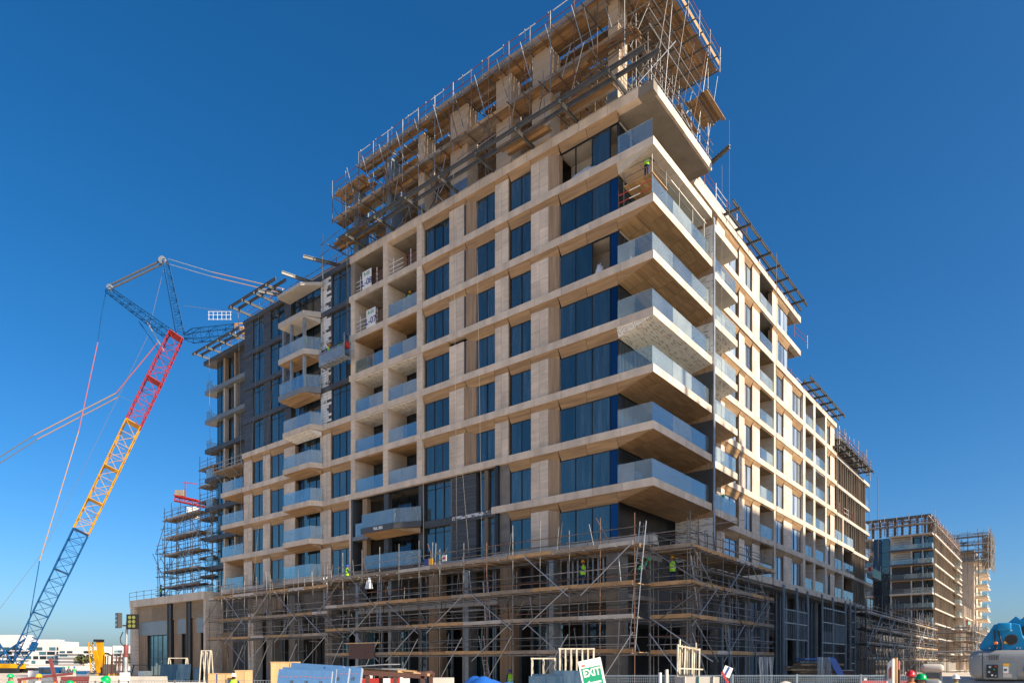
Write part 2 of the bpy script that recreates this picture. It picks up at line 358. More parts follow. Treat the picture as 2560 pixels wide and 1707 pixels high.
# printed sheathing board: pale sheet with rows of dark and red print
def print_mat(name, sc):
    m = mk(name, (0.80, 0.77, 0.70), (0.66, 0.63, 0.57), (0.8, 0.8, 0.8), 5, 0.85, rnd=0.04)
    n = m.node_tree.nodes; l = m.node_tree.links; b = n['Principled BSDF']
    src = b.inputs['Base Color'].links[0].from_socket
    geo = n.new('ShaderNodeNewGeometry')
    for i, (col, off) in enumerate((((0.05, 0.05, 0.055, 1), 0.0), ((0.40, 0.10, 0.06, 1), 3.7))):
        mp = n.new('ShaderNodeMapping'); mp.inputs['Scale'].default_value = sc; mp.inputs['Location'].default_value = (off, off*.7, off*.3)
        l.new(geo.outputs['Position'], mp.inputs[0])
        v = n.new('ShaderNodeTexVoronoi'); v.inputs['Scale'].default_value = 1.0; v.inputs['Randomness'].default_value = 0.55
        l.new(mp.outputs[0], v.inputs['Vector'])
        lt = n.new('ShaderNodeMath'); lt.operation = 'LESS_THAN'; lt.inputs[1].default_value = 0.30-0.05*i
        l.new(v.outputs['Distance'], lt.inputs[0])
        ns = n.new('ShaderNodeTexNoise'); ns.inputs['Scale'].default_value = 9.0; l.new(geo.outputs['Position'], ns.inputs['Vector'])
        mu = n.new('ShaderNodeMath'); mu.operation = 'MULTIPLY'; l.new(lt.outputs[0], mu.inputs[0]); l.new(ns.outputs['Fac'], mu.inputs[1])
        mx = n.new('ShaderNodeMix'); mx.data_type = 'RGBA'; l.new(mu.outputs[0], mx.inputs[0])
        l.new(src, mx.inputs[6]); mx.inputs[7].default_value = col; src = mx.outputs[2]
    l.new(src, b.inputs['Base Color'])
print_mat('board_print', (7.0, 1.3, 7.0))
print_mat('board_print_v', (1.3, 1.3, 6.5))

# ------------------------------------------------------------------ ground
g = mesh(None, 'ground', [(-3000, -400, GZ), (1500, -400, GZ), (1500, 4000, GZ), (-3000, 4000, GZ)], [(0, 1, 2, 3)], 'sand')
tag(g, 'bare sandy construction ground around the buildings', None, kind='structure')

# ------------------------------------------------------------------ main building
B = thing('apartment_building', 'large beige stone apartment building with blue windows and corner balconies, still under construction', 'building', (-22, 40, 0))
DP, DG, SB = 0.18, 0.30, 1.19       # pilaster and glass setback, drop of the glass head
def fascia(par, fr, u0, u1, zt, h=0.52, d0=0.0, d1=0.6, mat='stone_band', step=2.3, name='fascia_panel'):
    n = max(1, round((u1-u0)/step))
    for i in range(n):
        a = u0+(u1-u0)*i/n; b = u0+(u1-u0)*(i+1)/n
        j = random.uniform(-0.004, 0.004)
        fbox(par, name, fr, a+(0.011 if i else 0), b-(0.011 if i < n-1 else 0), d0+j, d1, zt-h, zt, mat)
def spandrel(par, fr, u0, u1, zt, mat, drop=SB, dg=DG+0.02, h=0.52, cut0=0.0, cut1=0.0):
    p = [fr(u0, 0.04, zt-h), fr(u1, 0.04, zt-h), fr(u1-cut1, dg, zt-drop), fr(u0+cut0, dg, zt-drop),
         fr(u0, 0.04, zt-h+.05), fr(u1, 0.04, zt-h+.05), fr(u1, dg+.12, zt-h+.05), fr(u0, dg+.12, zt-h+.05)]
    return hexa(par, 'spandrel_panel', p, mat)
def window(par, fr, edges, z0, z1, d=DG, mat='glass', fmat='frame', mats=None, bar_z=None, skip=()):
    g = Geo(); t = 0.045
    def gb(u0, u1, za, zb):
        a = fr(u0, d, za); b = fr(u1, d+0.14, zb); g.box([min(p, q) for p, q in zip(a, b)], [max(p, q) for p, q in zip(a, b)])
    gb(edges[0], edges[-1], z0, z0+t); gb(edges[0], edges[-1], z1-t, z1)
    for i, e in enumerate(edges):
        gb(e-(0 if i == 0 else t/2), e+(0 if i == len(edges)-1 else t/2), z0+t, z1-t)
    if bar_z: gb(edges[0], edges[-1], bar_z-.025, bar_z+.025)
    w_ = g.build(par, 'window', fmat)
    for i in range(len(edges)-1):
        if i in skip: continue
        a, b = edges[i]+t*.6, edges[i+1]-t*.6
        pm = (mats or {}).get(i, mat); e = random.uniform(-.018, .018)
        p = [fr(a, d+.05+e, z0+t), fr(b, d+.05-e, z0+t), fr(b, d+.09, z0+t), fr(a, d+.09, z0+t),
             fr(a, d+.05+e, z1-t), fr(b, d+.05-e, z1-t), fr(b, d+.09, z1-t), fr(a, d+.09, z1-t)]
        hexa(w_, 'pane', p, pm)
    return w_
def pilaster(par, fr, u0, u1, z0, z1, d=DP, cols=2, rows=2, jamb='wood_v', core='stone', dmax=DG+.3, mat='stone', tone=None):
    c = fbox(par, 'pilaster', fr, u0, u1, d+.05, dmax, z0-.05, z1, jamb)
    if c is None: return
    for i in range(cols):
        for k in range(rows):
            a = u0+(u1-u0)*i/cols; b = u0+(u1-u0)*(i+1)/cols; q = z0-.05+(z1-z0+.05)*k/rows; r_ = z0-.05+(z1-z0+.05)*(k+1)/rows
            fbox(c, 'stone_panel', fr, a+(.009 if i else -.004), b-(.009 if i < cols-1 else -.004), d+random.uniform(-.003, .003), d+.055, q+.005, r_-.005, mat)
    return c
def splay(par, fr, u0, u1, z0, z1, da=DP, db=DG+.02):
    p = [fr(u0, da, z0), fr(u1, db, z0), fr(u1, db+.3, z0), fr(u0, db+.3, z0), fr(u0, da, z1-.17), fr(u1, db, z1-.42), fr(u1, db+.3, z1-.42), fr(u0, db+.3, z1-.17)]
    return hexa(par, 'reveal_panel', p, 'wood_v')
def rail_glass(par, fr, u0, u1, z, d=0.12, h=1.2, n=2, mat='rail_glass'):
    for i in range(n):
        a = u0+(u1-u0)*i/n; b = u0+(u1-u0)*(i+1)/n
        fbox(par, 'glass_panel', fr, a+.012, b-.012, d, d+.022, z, z+h, mat)
def bay(par, fr, u0, u1, n, soff, blue=None, rail='rail_glass', door='glass_dark', depth=2.3, npan=2, d_open=0.1):
    """a balcony recessed between two stone piers"""
    za, zb = lev(n), lev(n+1)
    bal = fbox(par, 'balcony', fr, u0, u1, .6, depth, za-.4, za-.03, 'concrete')
    nb = max(2, round((u1-u0)/1.0))
    for i in range(nb):
        a = u0+(u1-u0)*i/nb; b = u0+(u1-u0)*(i+1)/nb
        fbox(bal, 'soffit_panel', fr, a+.008, b-.008, .1, depth, zb-.62, zb-.54, soff)
    e = [u0+.05, u0+(u1-u0)*.45, u0+(u1-u0)*.78, u1-.05]
    window(bal, fr, e, za-.03, zb-.62, depth-.05, door, mats={2: 'glass'} if blue else None)
    if rail: rail_glass(bal, fr, u0, u1, za-.02, .14, 1.2, npan, rail)
    return bal
def pier(par, fr, u0, u1, n, d0=.05, depth=2.3, mat='stone'):
    za, zb = lev(n), lev(n+1)
    c = fbox(par, 'pier', fr, u0, u1, d0+.04, depth, za-.02, zb-.5, mat)
    if c is not None:
        for k in range(2):
            q = za-.02+k*1.56; fbox(c, 'stone_panel', fr, u0-.004, u1+.004, d0, d0+.045, q+.004, q+1.552, mat)
def core(lo, hi, mat='dark_core'): return box(B, 'light_block_core', lo, hi, mat)  # solid box added inside the building to block light
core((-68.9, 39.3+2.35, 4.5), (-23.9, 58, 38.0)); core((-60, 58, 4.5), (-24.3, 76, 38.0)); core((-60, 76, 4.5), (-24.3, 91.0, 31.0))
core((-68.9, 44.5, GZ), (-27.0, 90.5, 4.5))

# --- left facade, main part
U0, U1 = -50.5, -20.1
ceil_bay = {8: 'concrete', 7: 'concrete', 6: 'wood_x', 5: 'board_print', 4: 'board_print', 3: 'wood_x'}
for n in range(1, 10):
    zt = lev(n)
    if n in (9,):
        fascia(B, FL, -50.6, -21.2, zt, 0.62)
    elif n == 2:
        fascia(B, FL, -33.6, U1, zt)
    elif n == 1:
        fascia(B, FL, -33.6, U1, zt, 0.62)
    else:
        fascia(B, FL, -50.7 if n < 9 else U0, U1, zt)
for n in range(1, 9):
    za, zb = lev(n), lev(n+1)
    gt = zb-SB; hp = 0.62 if n == 8 else 0.52
    spans = [(-41.2, -38.17), (-38.17, -36.35), (-36.35, -33.38), (-33.38, -32.05), (-32.05, -29.96), (-29.96, -27.5), (-27.5, -25.2), (-25.2, -22.8)]
    for (a, b) in (spans if n >= 3 else spans[4:]):
        if n == 5 and a == -38.17: continue              # panel not fitted yet
        cut = 0.12 if a in (-36.35, -32.05, -27.5, -41.2) else 0.0
        spandrel(B, FL, a+.015, b-.015, zb, 'wood_x', cut0=cut, h=hp)
    if n >= 3:
        window(B, FL, [-41.0, -40.0, -39.05, -38.1], za-.02, gt)
        window(B, FL, [-35.37, -34.3, -33.3], za-.02, gt)
        pilaster(B, FL, -38.17, -36.6, za, zb-.91)
        splay(B, FL, -36.34, -35.33, za-.03, zb-.75)
        fbox(B, 'backing_strip', FL, -36.6, -36.34, .24, .5, za, zb-.9, 'clad' if n >= 5 else 'wood_v')
        pilaster(B, FL, -33.38, -32.1, za, zb-.91)
        for (a, b, c) in ((-50.5, -49.95, 2.3), (-46.05, -45.45, 2.3), (-41.8, -41.2, 2.3)):
            pier(B, FL, a, b, n, mat='concrete' if (n == 8 and a < -50) else 'stone')
        for i, (a, b) in enumerate(((-49.95, -46.05), (-45.45, -41.8))):
            rl = 'rail_glass' if (n <= 6 or (n == 7 and i == 1)) else None
            bay(B, FL, a, b, n, ceil_bay[n], blue=(n <= 5), rail=rl, door='inner_wall' if n >= 7 else 'glass_dark')
    window(B, FL, [-31.95, -30.93, -29.9], za-.02, gt)
    pilaster(B, FL, -29.96, -28.42, za, zb-.91)
    splay(B, FL, -28.42, -27.48, za-.03, zb-.75)
    sk = (0, 1, 3) if n == 8 else ((2,) if n == 6 else ())
    window(B, FL, [-27.52, -26.2, -24.85, -23.45, -22.8], za-.02, gt, mats={3: 'glass_film'}, skip=sk)
    if sk:
        fbox(B, 'room_back_wall', FL, -27.6, -22.8, 1.9, 2.1, za, zb, 'concrete_light')
        fbox(B, 'room_ceiling', FL, -27.6, -22.8, .5, 1.9, gt, gt+.1, 'concrete_light')
# left facade, left part: stone floors below, dark cladding above
for n in range(1, 6):
    zt = lev(n)
    fascia(B, FL, -69.1, -50.6, zt)
for n in range(1, 5):
    za, zb = lev(n), lev(n+1); gt = zb-SB
    for (a, b) in ((-69.0, -67.4), (-67.4, -65.26), (-65.26, -63.9), (-63.9, -61.4), (-61.4, -59.4), (-55.3, -53.6), (-53.6, -50.5)):
        spandrel(B, FL, a+.015, b-.015, zb, 'wood_x', cut0=.1 if a in (-67.4, -63.9, -53.6) else 0)
    for (a, b) in ((-69.05, -67.4), (-65.26, -63.98), (-61.4, -59.5), (-55.3, -53.69)):
        pilaster(B, FL, a, b, za, zb-.91)
    window(B, FL, [-67.3, -66.25, -65.2], za-.02, gt)
    window(B, FL, [-63.85, -62.6, -61.35], za-.02, gt)
    window(B, FL, [-53.55, -52.5, -51.5, -50.45], za-.02, gt)
    window(B, FL, [-59.4, -58.6, -57.6, -56.5, -55.4], za-.02, zb-.75, d=.55, mats={0: 'glass_dark'})
# projecting balconies of the left part
def proj_balcony(par, u0, u1, ua, n, d, smat, fmat='stone_band', rmat='rail_glass', nogl=False):
    zt = lev(n)
    pts = [FL(u0, d, 0), FL(u1, d, 0), FL(ua, 0, 0), FL(u0, 0, 0)]
    s = prism(par, 'balcony', [Vector((p.x, p.y, zt-.5)) for p in pts], (0, 0, .5), fmat)
    q = [FL(u0+.1, d+.06, zt-.53), FL(u1-.05, d+.06, zt-.53), FL(ua-.15, .04, zt-1.0), FL(u0+.9, .04, zt-1.0)]
    hexa(s, 'soffit_panel', q+[p+Vector((0, 0, .028)) if i < 2 else p+Vector((0, 0, .45)) for i, p in enumerate(q)], smat)
    if not nogl:
        m_ = (u0+u1)/2
        for a, b in ((u0+.05, m_-.01), (m_+.01, u1-.05)):
            fbox(s, 'glass_panel', FL, a, b, d+.08, d+.1, zt, zt+1.2, rmat)
        a = FL(u1-.05, d+.1, zt); b = FL(ua-.05, .0, zt); ofs = Vector((.02, 0, 0))
        hexa(s, 'glass_panel', [a, b, b+ofs, a+ofs]+[p+Vector((0, 0, 1.2)) for p in (a, b, b+ofs, a+ofs)], 'rail_glass')
        a = FL(u0+.05, d+.1, zt); b = FL(u0+.05, .0, zt)
        hexa(s, 'glass_panel', [a, b, b+ofs, a+ofs]+[p+Vector((0, 0, 1.2)) for p in (a, b, b+ofs, a+ofs)], 'rail_glass')
    return s
for n in (1, 2, 3, 4, 5):
    proj_balcony(B, -59.8, -55.3, -54.75, n, -1.0, 'board_print' if n == 5 else 'wood_x')
# balconies wrapping the far left corner
for n in range(1, 5):
    zt = lev(n)
    s = box(B, 'balcony', (-73.6, 39.3, zt-.5), (-69.12, 42.4, zt), 'stone_band')
    hexa(s, 'soffit_panel', [Vector(p) for p in ((-73.5, 39.4, zt-.53), (-69.2, 39.4, zt-.53), (-69.2, 41, zt-1.0), (-72.3, 41, zt-1.0), (-73.5, 39.4, zt-.505), (-69.2, 39.4, zt-.505), (-69.2, 41, zt-.505), (-72.3, 41, zt-.505))], 'wood_x')
    box(s, 'glass_panel', (-73.45, 39.42, zt), (-71.3, 39.44, zt+1.2), 'rail_glass'); box(s, 'glass_panel', (-71.27, 39.42, zt), (-69.15, 39.44, zt+1.2), 'rail_glass')
    box(s, 'glass_panel', (-73.47, 39.45, zt), (-73.45, 42.3, zt+1.2), 'rail_glass')
    if n < 4:
        box(B, 'pier', (-72.0, 41.5, zt), (-71.3, 42.2, zt+3.1), 'stone'); box(B, 'balcony_door', (-71.3, 42.1, zt), (-69.2, 42.2, zt+2.7), 'glass_dark')
box(B, 'pier', (-73.2, 39.42, lev(1)), (-72.9, 42.2, lev(2)-.5), 'stone')
# dark clad floors above
for n in range(5, 9):
    za, zb = lev(n), lev(n+1)
    fascia(B, FL, -69.1, -50.6, zb, .45, .12, .6, 'clad', 3.0)
    for (a, b) in ((-69.05, -67.35), (-65.26, -63.98), (-61.45, -60.3)):
        p = fbox(B, 'clad_panel', FL, a, b, .3, .6, za, zb-.45, 'clad')
        nn = 11
        for i in range(nn):
            z0 = za+(zb-.45-za)*i/nn
            fbox(p, 'slat', FL, a, b, .27, .31, z0+.012, z0+(zb-.45-za)/nn-.012, 'clad')
    window(B, FL, [-67.3, -66.25, -65.3], za, zb-.5, .32, bar_z=zb-1.0)
    window(B, FL, [-63.93, -62.6, -61.5], za, zb-.5, .32, bar_z=zb-1.0)
    window(B, FL, [-53.5, -52.5, -51.5, -50.55], za, zb-.5, .32, bar_z=zb-1.0)
    window(B, FL, [-60.2, -59.2, -58.0, -57.0, -55.4], za, zb-.5, .5, mats={1: 'glass_dark'})
    p = fbox(B, 'tile_wall', FL, -55.3, -53.6, .3, .6, za, zb-.45, 'clad')
    for i in range(12):
        z0 = za+(zb-.45-za)*i/12; b = -53.7-random.choice((0, 0.05, .1, .45, .7))
        fbox(p, 'tile', FL, -55.28, b, .24, .305, z0+.02, z0+.24, 'white_patch' if random.random() < .25 else 'white')
for n in (6, 7, 8):
    s = proj_balcony(B, -60.1, -55.9, -54.9, n, -1.3, 'wood_x' if n < 8 else 'concrete_light', 'concrete_light' if n != 6 else 'clad_light', 'rail_glass', nogl=(n == 8))
    for (u, d) in ((-59.9, -.9), (-58.2, -1.15), (-56.1, -1.15)):
        if n < 8: fbox(s, 'post', FL, u-.12, u+.12, d, d+.25, lev(n), lev(n+1)-.5, 'galv')
prism(B, 'roof_slab', [(-60.1, 37.9, lev(9)-1.2), (-56.2, 37.9, lev(9)-1.2), (-54.4, 39.3, lev(9)-1.2), (-60.1, 39.3, lev(9)-1.2)], (0, 0, .3), 'concrete_light')
# dark double storey inset on floors 1 and 2
z1, z2, z3 = lev(1), lev(2), lev(3)
fbox(B, 'inset_lining', FL, -50.45, -33.0, .30, .62, z3-.62, z3-.53, 'frame'); fbox(B, 'inset_lining', FL, -50.45, -50.2, .05, 1.6, z1-.6, z3-.53, 'clad')
fbox(B, 'inset_lining', FL, -33.25, -33.0, .05, .6, z1-.6, z3-.53, 'frame'); fbox(B, 'bare_wall', FL, -33.0, -32.05, .3, .6, z1-.6, z3-.53, 'inner_wall')
fbox(B, 'stone_panel', FL, -50.7, -50.46, 0.02, .6, z1-.6, z3-.52, 'stone')
for za, zb in ((z1, z2), (z2, z3)):
    window(B, FL, [-41.1, -40.1, -39.1, -38.1], za-.05, zb-.62, .5, bar_z=zb-1.1)
    p = fbox(B, 'clad_panel', FL, -38.0, -35.4, .34, .7, za-.55, zb-.55, 'clad')
    for i in range(12):
        z0 = za-.5+3.6*i/12; fbox(p, 'slat', FL, -37.98, -35.42, .30, .345, z0+.012, z0+.288, 'clad')
    window(B, FL, [-35.2, -34.55], za-.05, zb-.62, .5, bar_z=zb-1.1); window(B, FL, [-34.2, -33.6], za-.05, zb-.62, .5, bar_z=zb-1.1)
    fbox(B, 'mullion', FL, -34.55, -34.2, .3, .7, za-.5, zb-.6, 'bronze'); fbox(B, 'clad_panel', FL, -33.6, -33.25, .35, .7, za-.5, zb-.6, 'clad')
    fbox(B, 'mullion', FL, -38.12, -38.0, .3, .7, za-.5, zb-.6, 'bronze')
    for u in (-48.9, -46.0, -41.6): fbox(B, 'post', FL, u-.3, u+.3, .35, .8, za-.4, zb-.55, 'clad' if u > -48 else 'wood_v')
    fbox(B, 'balcony_door', FL, -48.6, -41.9, 2.2, 2.3, za-.4, zb-.6, 'glass_dark'); window(B, FL, [-43.6, -42.6, -41.9], za-.4, zb-.9, 2.1)
    fbox(B, 'balcony', FL, -50.2, -41.2, .6, 2.3, za-.5, za-.1, 'clad')
fascia(B, FL, -41.2, -33.3, z2-.1, .55, .22, .5, 'clad', 2.6)
fbox(B, 'fascia_patch', FL, -37.9, -33.9, .205, .222, z2-.42, z2-.16, 'white_patch')
fascia(B, FL, -50.2, -33.3, z1-.05, .6, .1, .6, 'concrete_light', 2.6)
s = proj_balcony(B, -47.9, -43.6, -41.2, 2, -.9, 'wood_x', 'clad', 'rail_glass_film')
fbox(s, 'fascia_patch', FL, -46.2, -45.0, -.912, -.9, lev(2)-.35, lev(2)-.1, 'white_patch')
fbox(B, 'balcony', FL, -50.1, -47.9, -.1, .6, z2-.75, z2-.4, 'clad_light'); fbox(B, 'glass_panel', FL, -49.9, -47.95, .1, .12, z2-.4, z2+.8, 'rail_glass')
proj_balcony(B, -47.9, -43.6, -41.2, 1, -.6, 'wood_x', 'clad', 'rail_glass_film')
# --- corner balconies
XI, XO, YE = -22.8, -20.1, 48.6
for n in range(2, 10):
    zt = lev(n); h = .62 if n == 9 else .52
    soff = {9: 'concrete', 8: 'concrete_light', 5: 'board_print'}.get(n, 'wood_y')
    bal = box(B, 'balcony', (XI-.6, 39.95, zt-.46), (XO-.22, YE-.05, zt-.03), 'concrete')
    ny = 4
    for i in range(ny):
        a = 39.3+(YE-39.3)*i/ny; b = 39.3+(YE-39.3)*(i+1)/ny
        box(bal, 'fascia_panel', (XO-.2, a+(.61 if i == 0 else .006), zt-h), (XO+random.uniform(-.004, .004), b-.006, zt), 'stone_band')
    if n == 9:
        box(bal, 'soffit_panel', (XI-.5, 39.9, zt-.72), (XO-.21, YE-.06, zt-.47), 'concrete'); 
        box(bal, 'slab_end', (-21.2, 39.32, zt-.62), (XO, 39.9, zt+.0), 'concrete'); continue
    dz = SB-.08
    # front part of the soffit: triangle that runs out to the corner
    f0 = [Vector((XI, 39.62, zt-dz)), Vector((XI, 39.34, zt-.52)), Vector((XO-.02, 39.34, zt-.52))]
    sm = 'wood_x' if soff == 'wood_y' else soff
    mesh(bal, 'soffit_panel', f0+[p+Vector((0, .02, .04)) for p in f0], [(0, 1, 2), (5, 4, 3), (0, 3, 4, 1), (1, 4, 5, 2), (2, 5, 3, 0)], sm)
    cuts = [39.34, 40.9, 42.45, 44.0, 45.5, 47.05, YE-.02]; XM = (XI+XO)/2
    for i in range(6):
        a, b = cuts[i], cuts[i+1]
        def zz(x): return zt-.52-(dz-.52)*(XO-x)/(XO-XI)
        for xa, xb in ((XO-.02, XM+.015), (XM-.015, XI)):
            ya = lambda x: (39.34+(39.62-39.34)*(XO-x)/(XO-XI) if i == 0 else a+.015)
            p = [Vector((xa, ya(xa), zz(xa))), Vector((xa, b-.015, zz(xa))), Vector((xb, b-.015, zz(xb))), Vector((xb, ya(xb), zz(xb)))]
            hexa(bal, 'soffit_panel', p+[q+Vector((0, 0, .035)) for q in p], soff)
    gm = 'rail_glass'
    if n not in (7, 9):
        for a, b in ((-22.75, -21.5), (-21.47, -20.25)):
            box(bal, 'glass_panel', (a, 39.42, zt), (b, 39.445, zt+1.25), gm)
    if n < 9 and n != 8:
        for i in range(3):
            a = 39.45+i*2.98; box(bal, 'glass_panel', (-20.27, a, zt), (-20.245, a+2.95, zt+1.25), gm)
    # rooms behind the balcony
    box(bal, 'balcony_door', (XI-.15, 39.7, zt), (XI-.05, YE, zt+2.45), 'glass_dark')
# fin wall beside the corner balconies
for n in range(1, 8):
    za, zb = lev(n), lev(n+1)
    f_ = box(B, 'fin_wall', (XI-.2, YE, za-.5), (-20.0, YE+.22, zb-1.02), 'clad' if 2 <= n < 5 else 'board_print_v')
    box(f_, 'edge_strip', (-20.0, YE-.02, za-.5), (-19.93, YE+.24, zb-.5), 'galv')
    box(B, 'fin_band', (XI-.2, YE-.01, zb-1.015), (-20.0, YE+.23, zb-.5), 'wood_v')
# second stack of balconies
for n in range(2, 9):
    zt = lev(n); soff = {8: 'concrete_light', 7: 'concrete_light', 6: 'board_print', 5: 'board_print'}.get(n, 'wood_y')
    bal = box(B, 'balcony', (-22.3, YE+.25, zt-.46), (-20.72, 54.8, zt-.03), 'concrete')
    for a, b in ((YE+.25, 51.8), (51.81, 54.8)): box(bal, 'fascia_panel', (-20.7, a, zt-.52), (-20.5, b, zt), 'stone_band')
    p = [Vector(q) for q in ((-20.52, YE+.26, zt-.53), (-20.52, 54.78, zt-.53), (-22.0, 54.2, zt-1.05), (-22.0, YE+.26, zt-1.05))]
    hexa(bal, 'soffit_panel', p+[q+Vector((0, 0, .03)) for q in p], soff)
    if n < 8:
        for a, b in ((YE+.3, 51.7), (51.73, 54.7)): box(bal, 'glass_panel', (-20.62, a, zt), (-20.6, b, zt+1.2), 'rail_glass')
        box(bal, 'glass_panel', (-21.9, 54.68, zt), (-20.62, 54.7, zt+1.2), 'rail_glass')
# --- right facade
def right_floor(n):
    za, zb = lev(n), lev(n+1); gt = zb-SB
    top = n >= 7
    wins = [(55.6, 58.5), (60.2, 62.1)]; pils = [(53.9, 55.6), (58.9, 60.16), (62.2, 64.1)]; bays = [(64.15, 67.7)]
    sp = [(53.9, 55.6), (55.6, 58.9), (58.9, 60.2), (60.2, 62.2), (62.2, 64.12)]
    if top:
        pils += [(67.7, 69.2)]; wins += [(69.25, 72.9)]; sp += [(67.7, 69.2), (69.2, 72.9)]
    else:
        wins += [(68.25, 71.15), (74.0, 77.3), (86.95, 89.1)]; pils += [(71.2, 73.95), (89.2, 91.1)]
        bays += [(78.2, 81.35), (82.1, 86.3)]; sp += [(68.2, 71.2), (71.2, 74.0), (74.0, 77.4), (86.9, 89.2), (89.2, 91.1)]
    for a, b in sp: spandrel(B, FR, a+.015, b-.015, zb, 'wood_y', cut0=0, cut1=.25 if (b-a) > 2.4 or b in (62.2, 89.2) else 0)
    for a, b in pils: pilaster(B, FR, a, b, za, zb-.91, cols=2 if b-a > 1.5 else 1)
    for a, b in wins:
        k = 2 if b-a < 3 else 3
        window(B, FR, [a+(b-a)*i/k for i in range(k+1)], za-.02, gt, mat='glass_dusty')
    for i, (a, b) in enumerate(bays):
        bay(B, FR, a, b, n, 'concrete' if n >= 7 or (n == 6 and a > 80) else ('board_print' if (n == 4 and a > 80) else 'wood_y'), door='glass_dark', rail='rail_glass', depth=2.1)
    for a, b in (((67.7, 67.72),) if top else ((67.72, 68.2), (77.4, 78.2), (81.35, 82.1), (86.3, 86.9))):
        if b-a > .1: pier(B, FR, a, b, n, .03, 2.1)
    if top:
        box(B, 'balcony_door', (-25, 72.95, za), (-22.1, 73.05, zb-.9), 'glass_dusty')
for n in range(1, 9): right_floor(n)
for n in range(1, 10):
    zt = lev(n)
    end = 76.4 if n >= 8 else 91.5
    fascia(B, FR, 53.5 if n < 9 else 48.7, end, zt, .62 if n in (1, 9, 7) else .52)
    fbox(B, 'floor_slab', FR, 49.0, end-.05, .6, 2.4, zt-.42, zt-.06, 'concrete')
    if n >= 8:
        p = [FR(72.95, .62, zt-.8), FR(76.3, .62, zt-.55), FR(76.3, 4.2, zt-.55), FR(72.95, 4.2, zt-.8)]
        hexa(B, 'soffit_panel', p+[q+Vector((0, 0, .2)) for q in p], 'wood_y')
# parapet and raw top on the right facade
fbox(B, 'parapet', FR, 49.2, 60, .3, .7, lev(9), lev(9)+1.0, 'concrete_light')
fbox(B, 'roof_slab', FR, 53.5, 76, .6, 30, lev(9)-.4, lev(9)-.1, 'concrete'); fbox(B, 'roof_slab', FR, 73, 91.4, .6, 30, lev(7)-.4, lev(7)-.1, 'concrete')
box(B, 'roof_slab', (-69, 39.9, lev(9)-.4), (-22.3, 58, lev(9)-.1), 'concrete')
# lower balconies past the end of the stone front
for n in range(1, 4):
    zt = lev(n)
    fascia(B, FR, 91.5, 100.7, zt, .52)
    fbox(B, 'floor_slab', FR, 91.5, 100.6, .6, 3.2, zt-.42, zt-.06, 'concrete')
    fbox(B, 'pier', FR, 94.6, 95.1, .05, 3.0, zt, zt+3.1, 'stone')
    rail_glass(B, FR, 91.2, 100.6, zt, .14, 1.2, 3)
    fbox(B, 'balcony_door', FR, 91.5, 100.6, 3.05, 3.2, zt, zt+3.1, 'inner_wall')
# --- ground floor behind the scaffold
mats_c = ['stone', 'concrete', 'inner_wall', 'inner_wall', 'galv', 'galv', 'wood_v', 'galv', 'wood_v', 'galv', 'inner_wall']
for u, mc in zip((-68.2, -64.6, -60.5, -54.5, -50.2, -45.7, -40.3, -36.6, -32.6, -28.4, -23.3), mats_c):
    c = fbox(B, 'column', FL, u-.55 if mc != 'galv' else u-.2, u+.55 if mc != 'galv' else u+.2, .5, 1.5, GZ, lev(1)-.55, mc)
fbox(B, 'ceiling_slab', FL, -68.9, -22.5, .6, 6, lev(1)-.9, lev(1)-.55, 'concrete')
fbox(B, 'edge_beam', FL, -50, -33.3, .4, .9, 6.1, 6.75, 'concrete_light'); fbox(B, 'mezzanine_slab', FL, -50, -23, .9, 6, 6.1, 6.4, 'concrete')
fbox(B, 'edge_beam', FL, -33.2, -23, .45, .9, 5.9, 6.7, 'plank_grey')
fbox(B, 'bulkhead', FL, -68.8, -62.3, .5, .8, 7.0, 9.3, 'wood_v'); fbox(B, 'bulkhead', FL, -62.3, -50.3, 1.2, 1.4, 6.6, 9.0, 'inner_wall')
for a, b in ((-67.5, -65.3), (-59.9, -55.2), (-53.9, -50.8), (-49.6, -46.3), (-45, -41), (-39.6, -37.2), (-35.9, -33.3), (-31.9, -28.9), (-27.7, -24.0)):
    k = 2 if b-a < 3.5 else 3
    window(B, FL, [a+(b-a)*i/k for i in range(k+1)], GZ, 5.6, 2.4+random.uniform(0, 1.2), random.choice(['glass_teal', 'glass_teal', 'glass_dark']), bar_z=2.7, skip=random.choice(((), (), (0,))))
    if random.random() < .7: window(B, FL, [a, (a+b)/2, b], 6.9, 8.6, 2.8, random.choice(['glass_teal', 'glass_dark']))
for i in range(26):
    u = random.uniform(-49, -23); fbox(B, 'stud', FL, u, u+.16, 1.6, 1.75, GZ, lev(1)-.9, 'galv_blue')
for i in range(12):
    u = -27.5+i*.42; fbox(B, 'stud', FL, u, u+.12, 1.2, 1.3, 6.5, lev(1)-.9, 'galv')
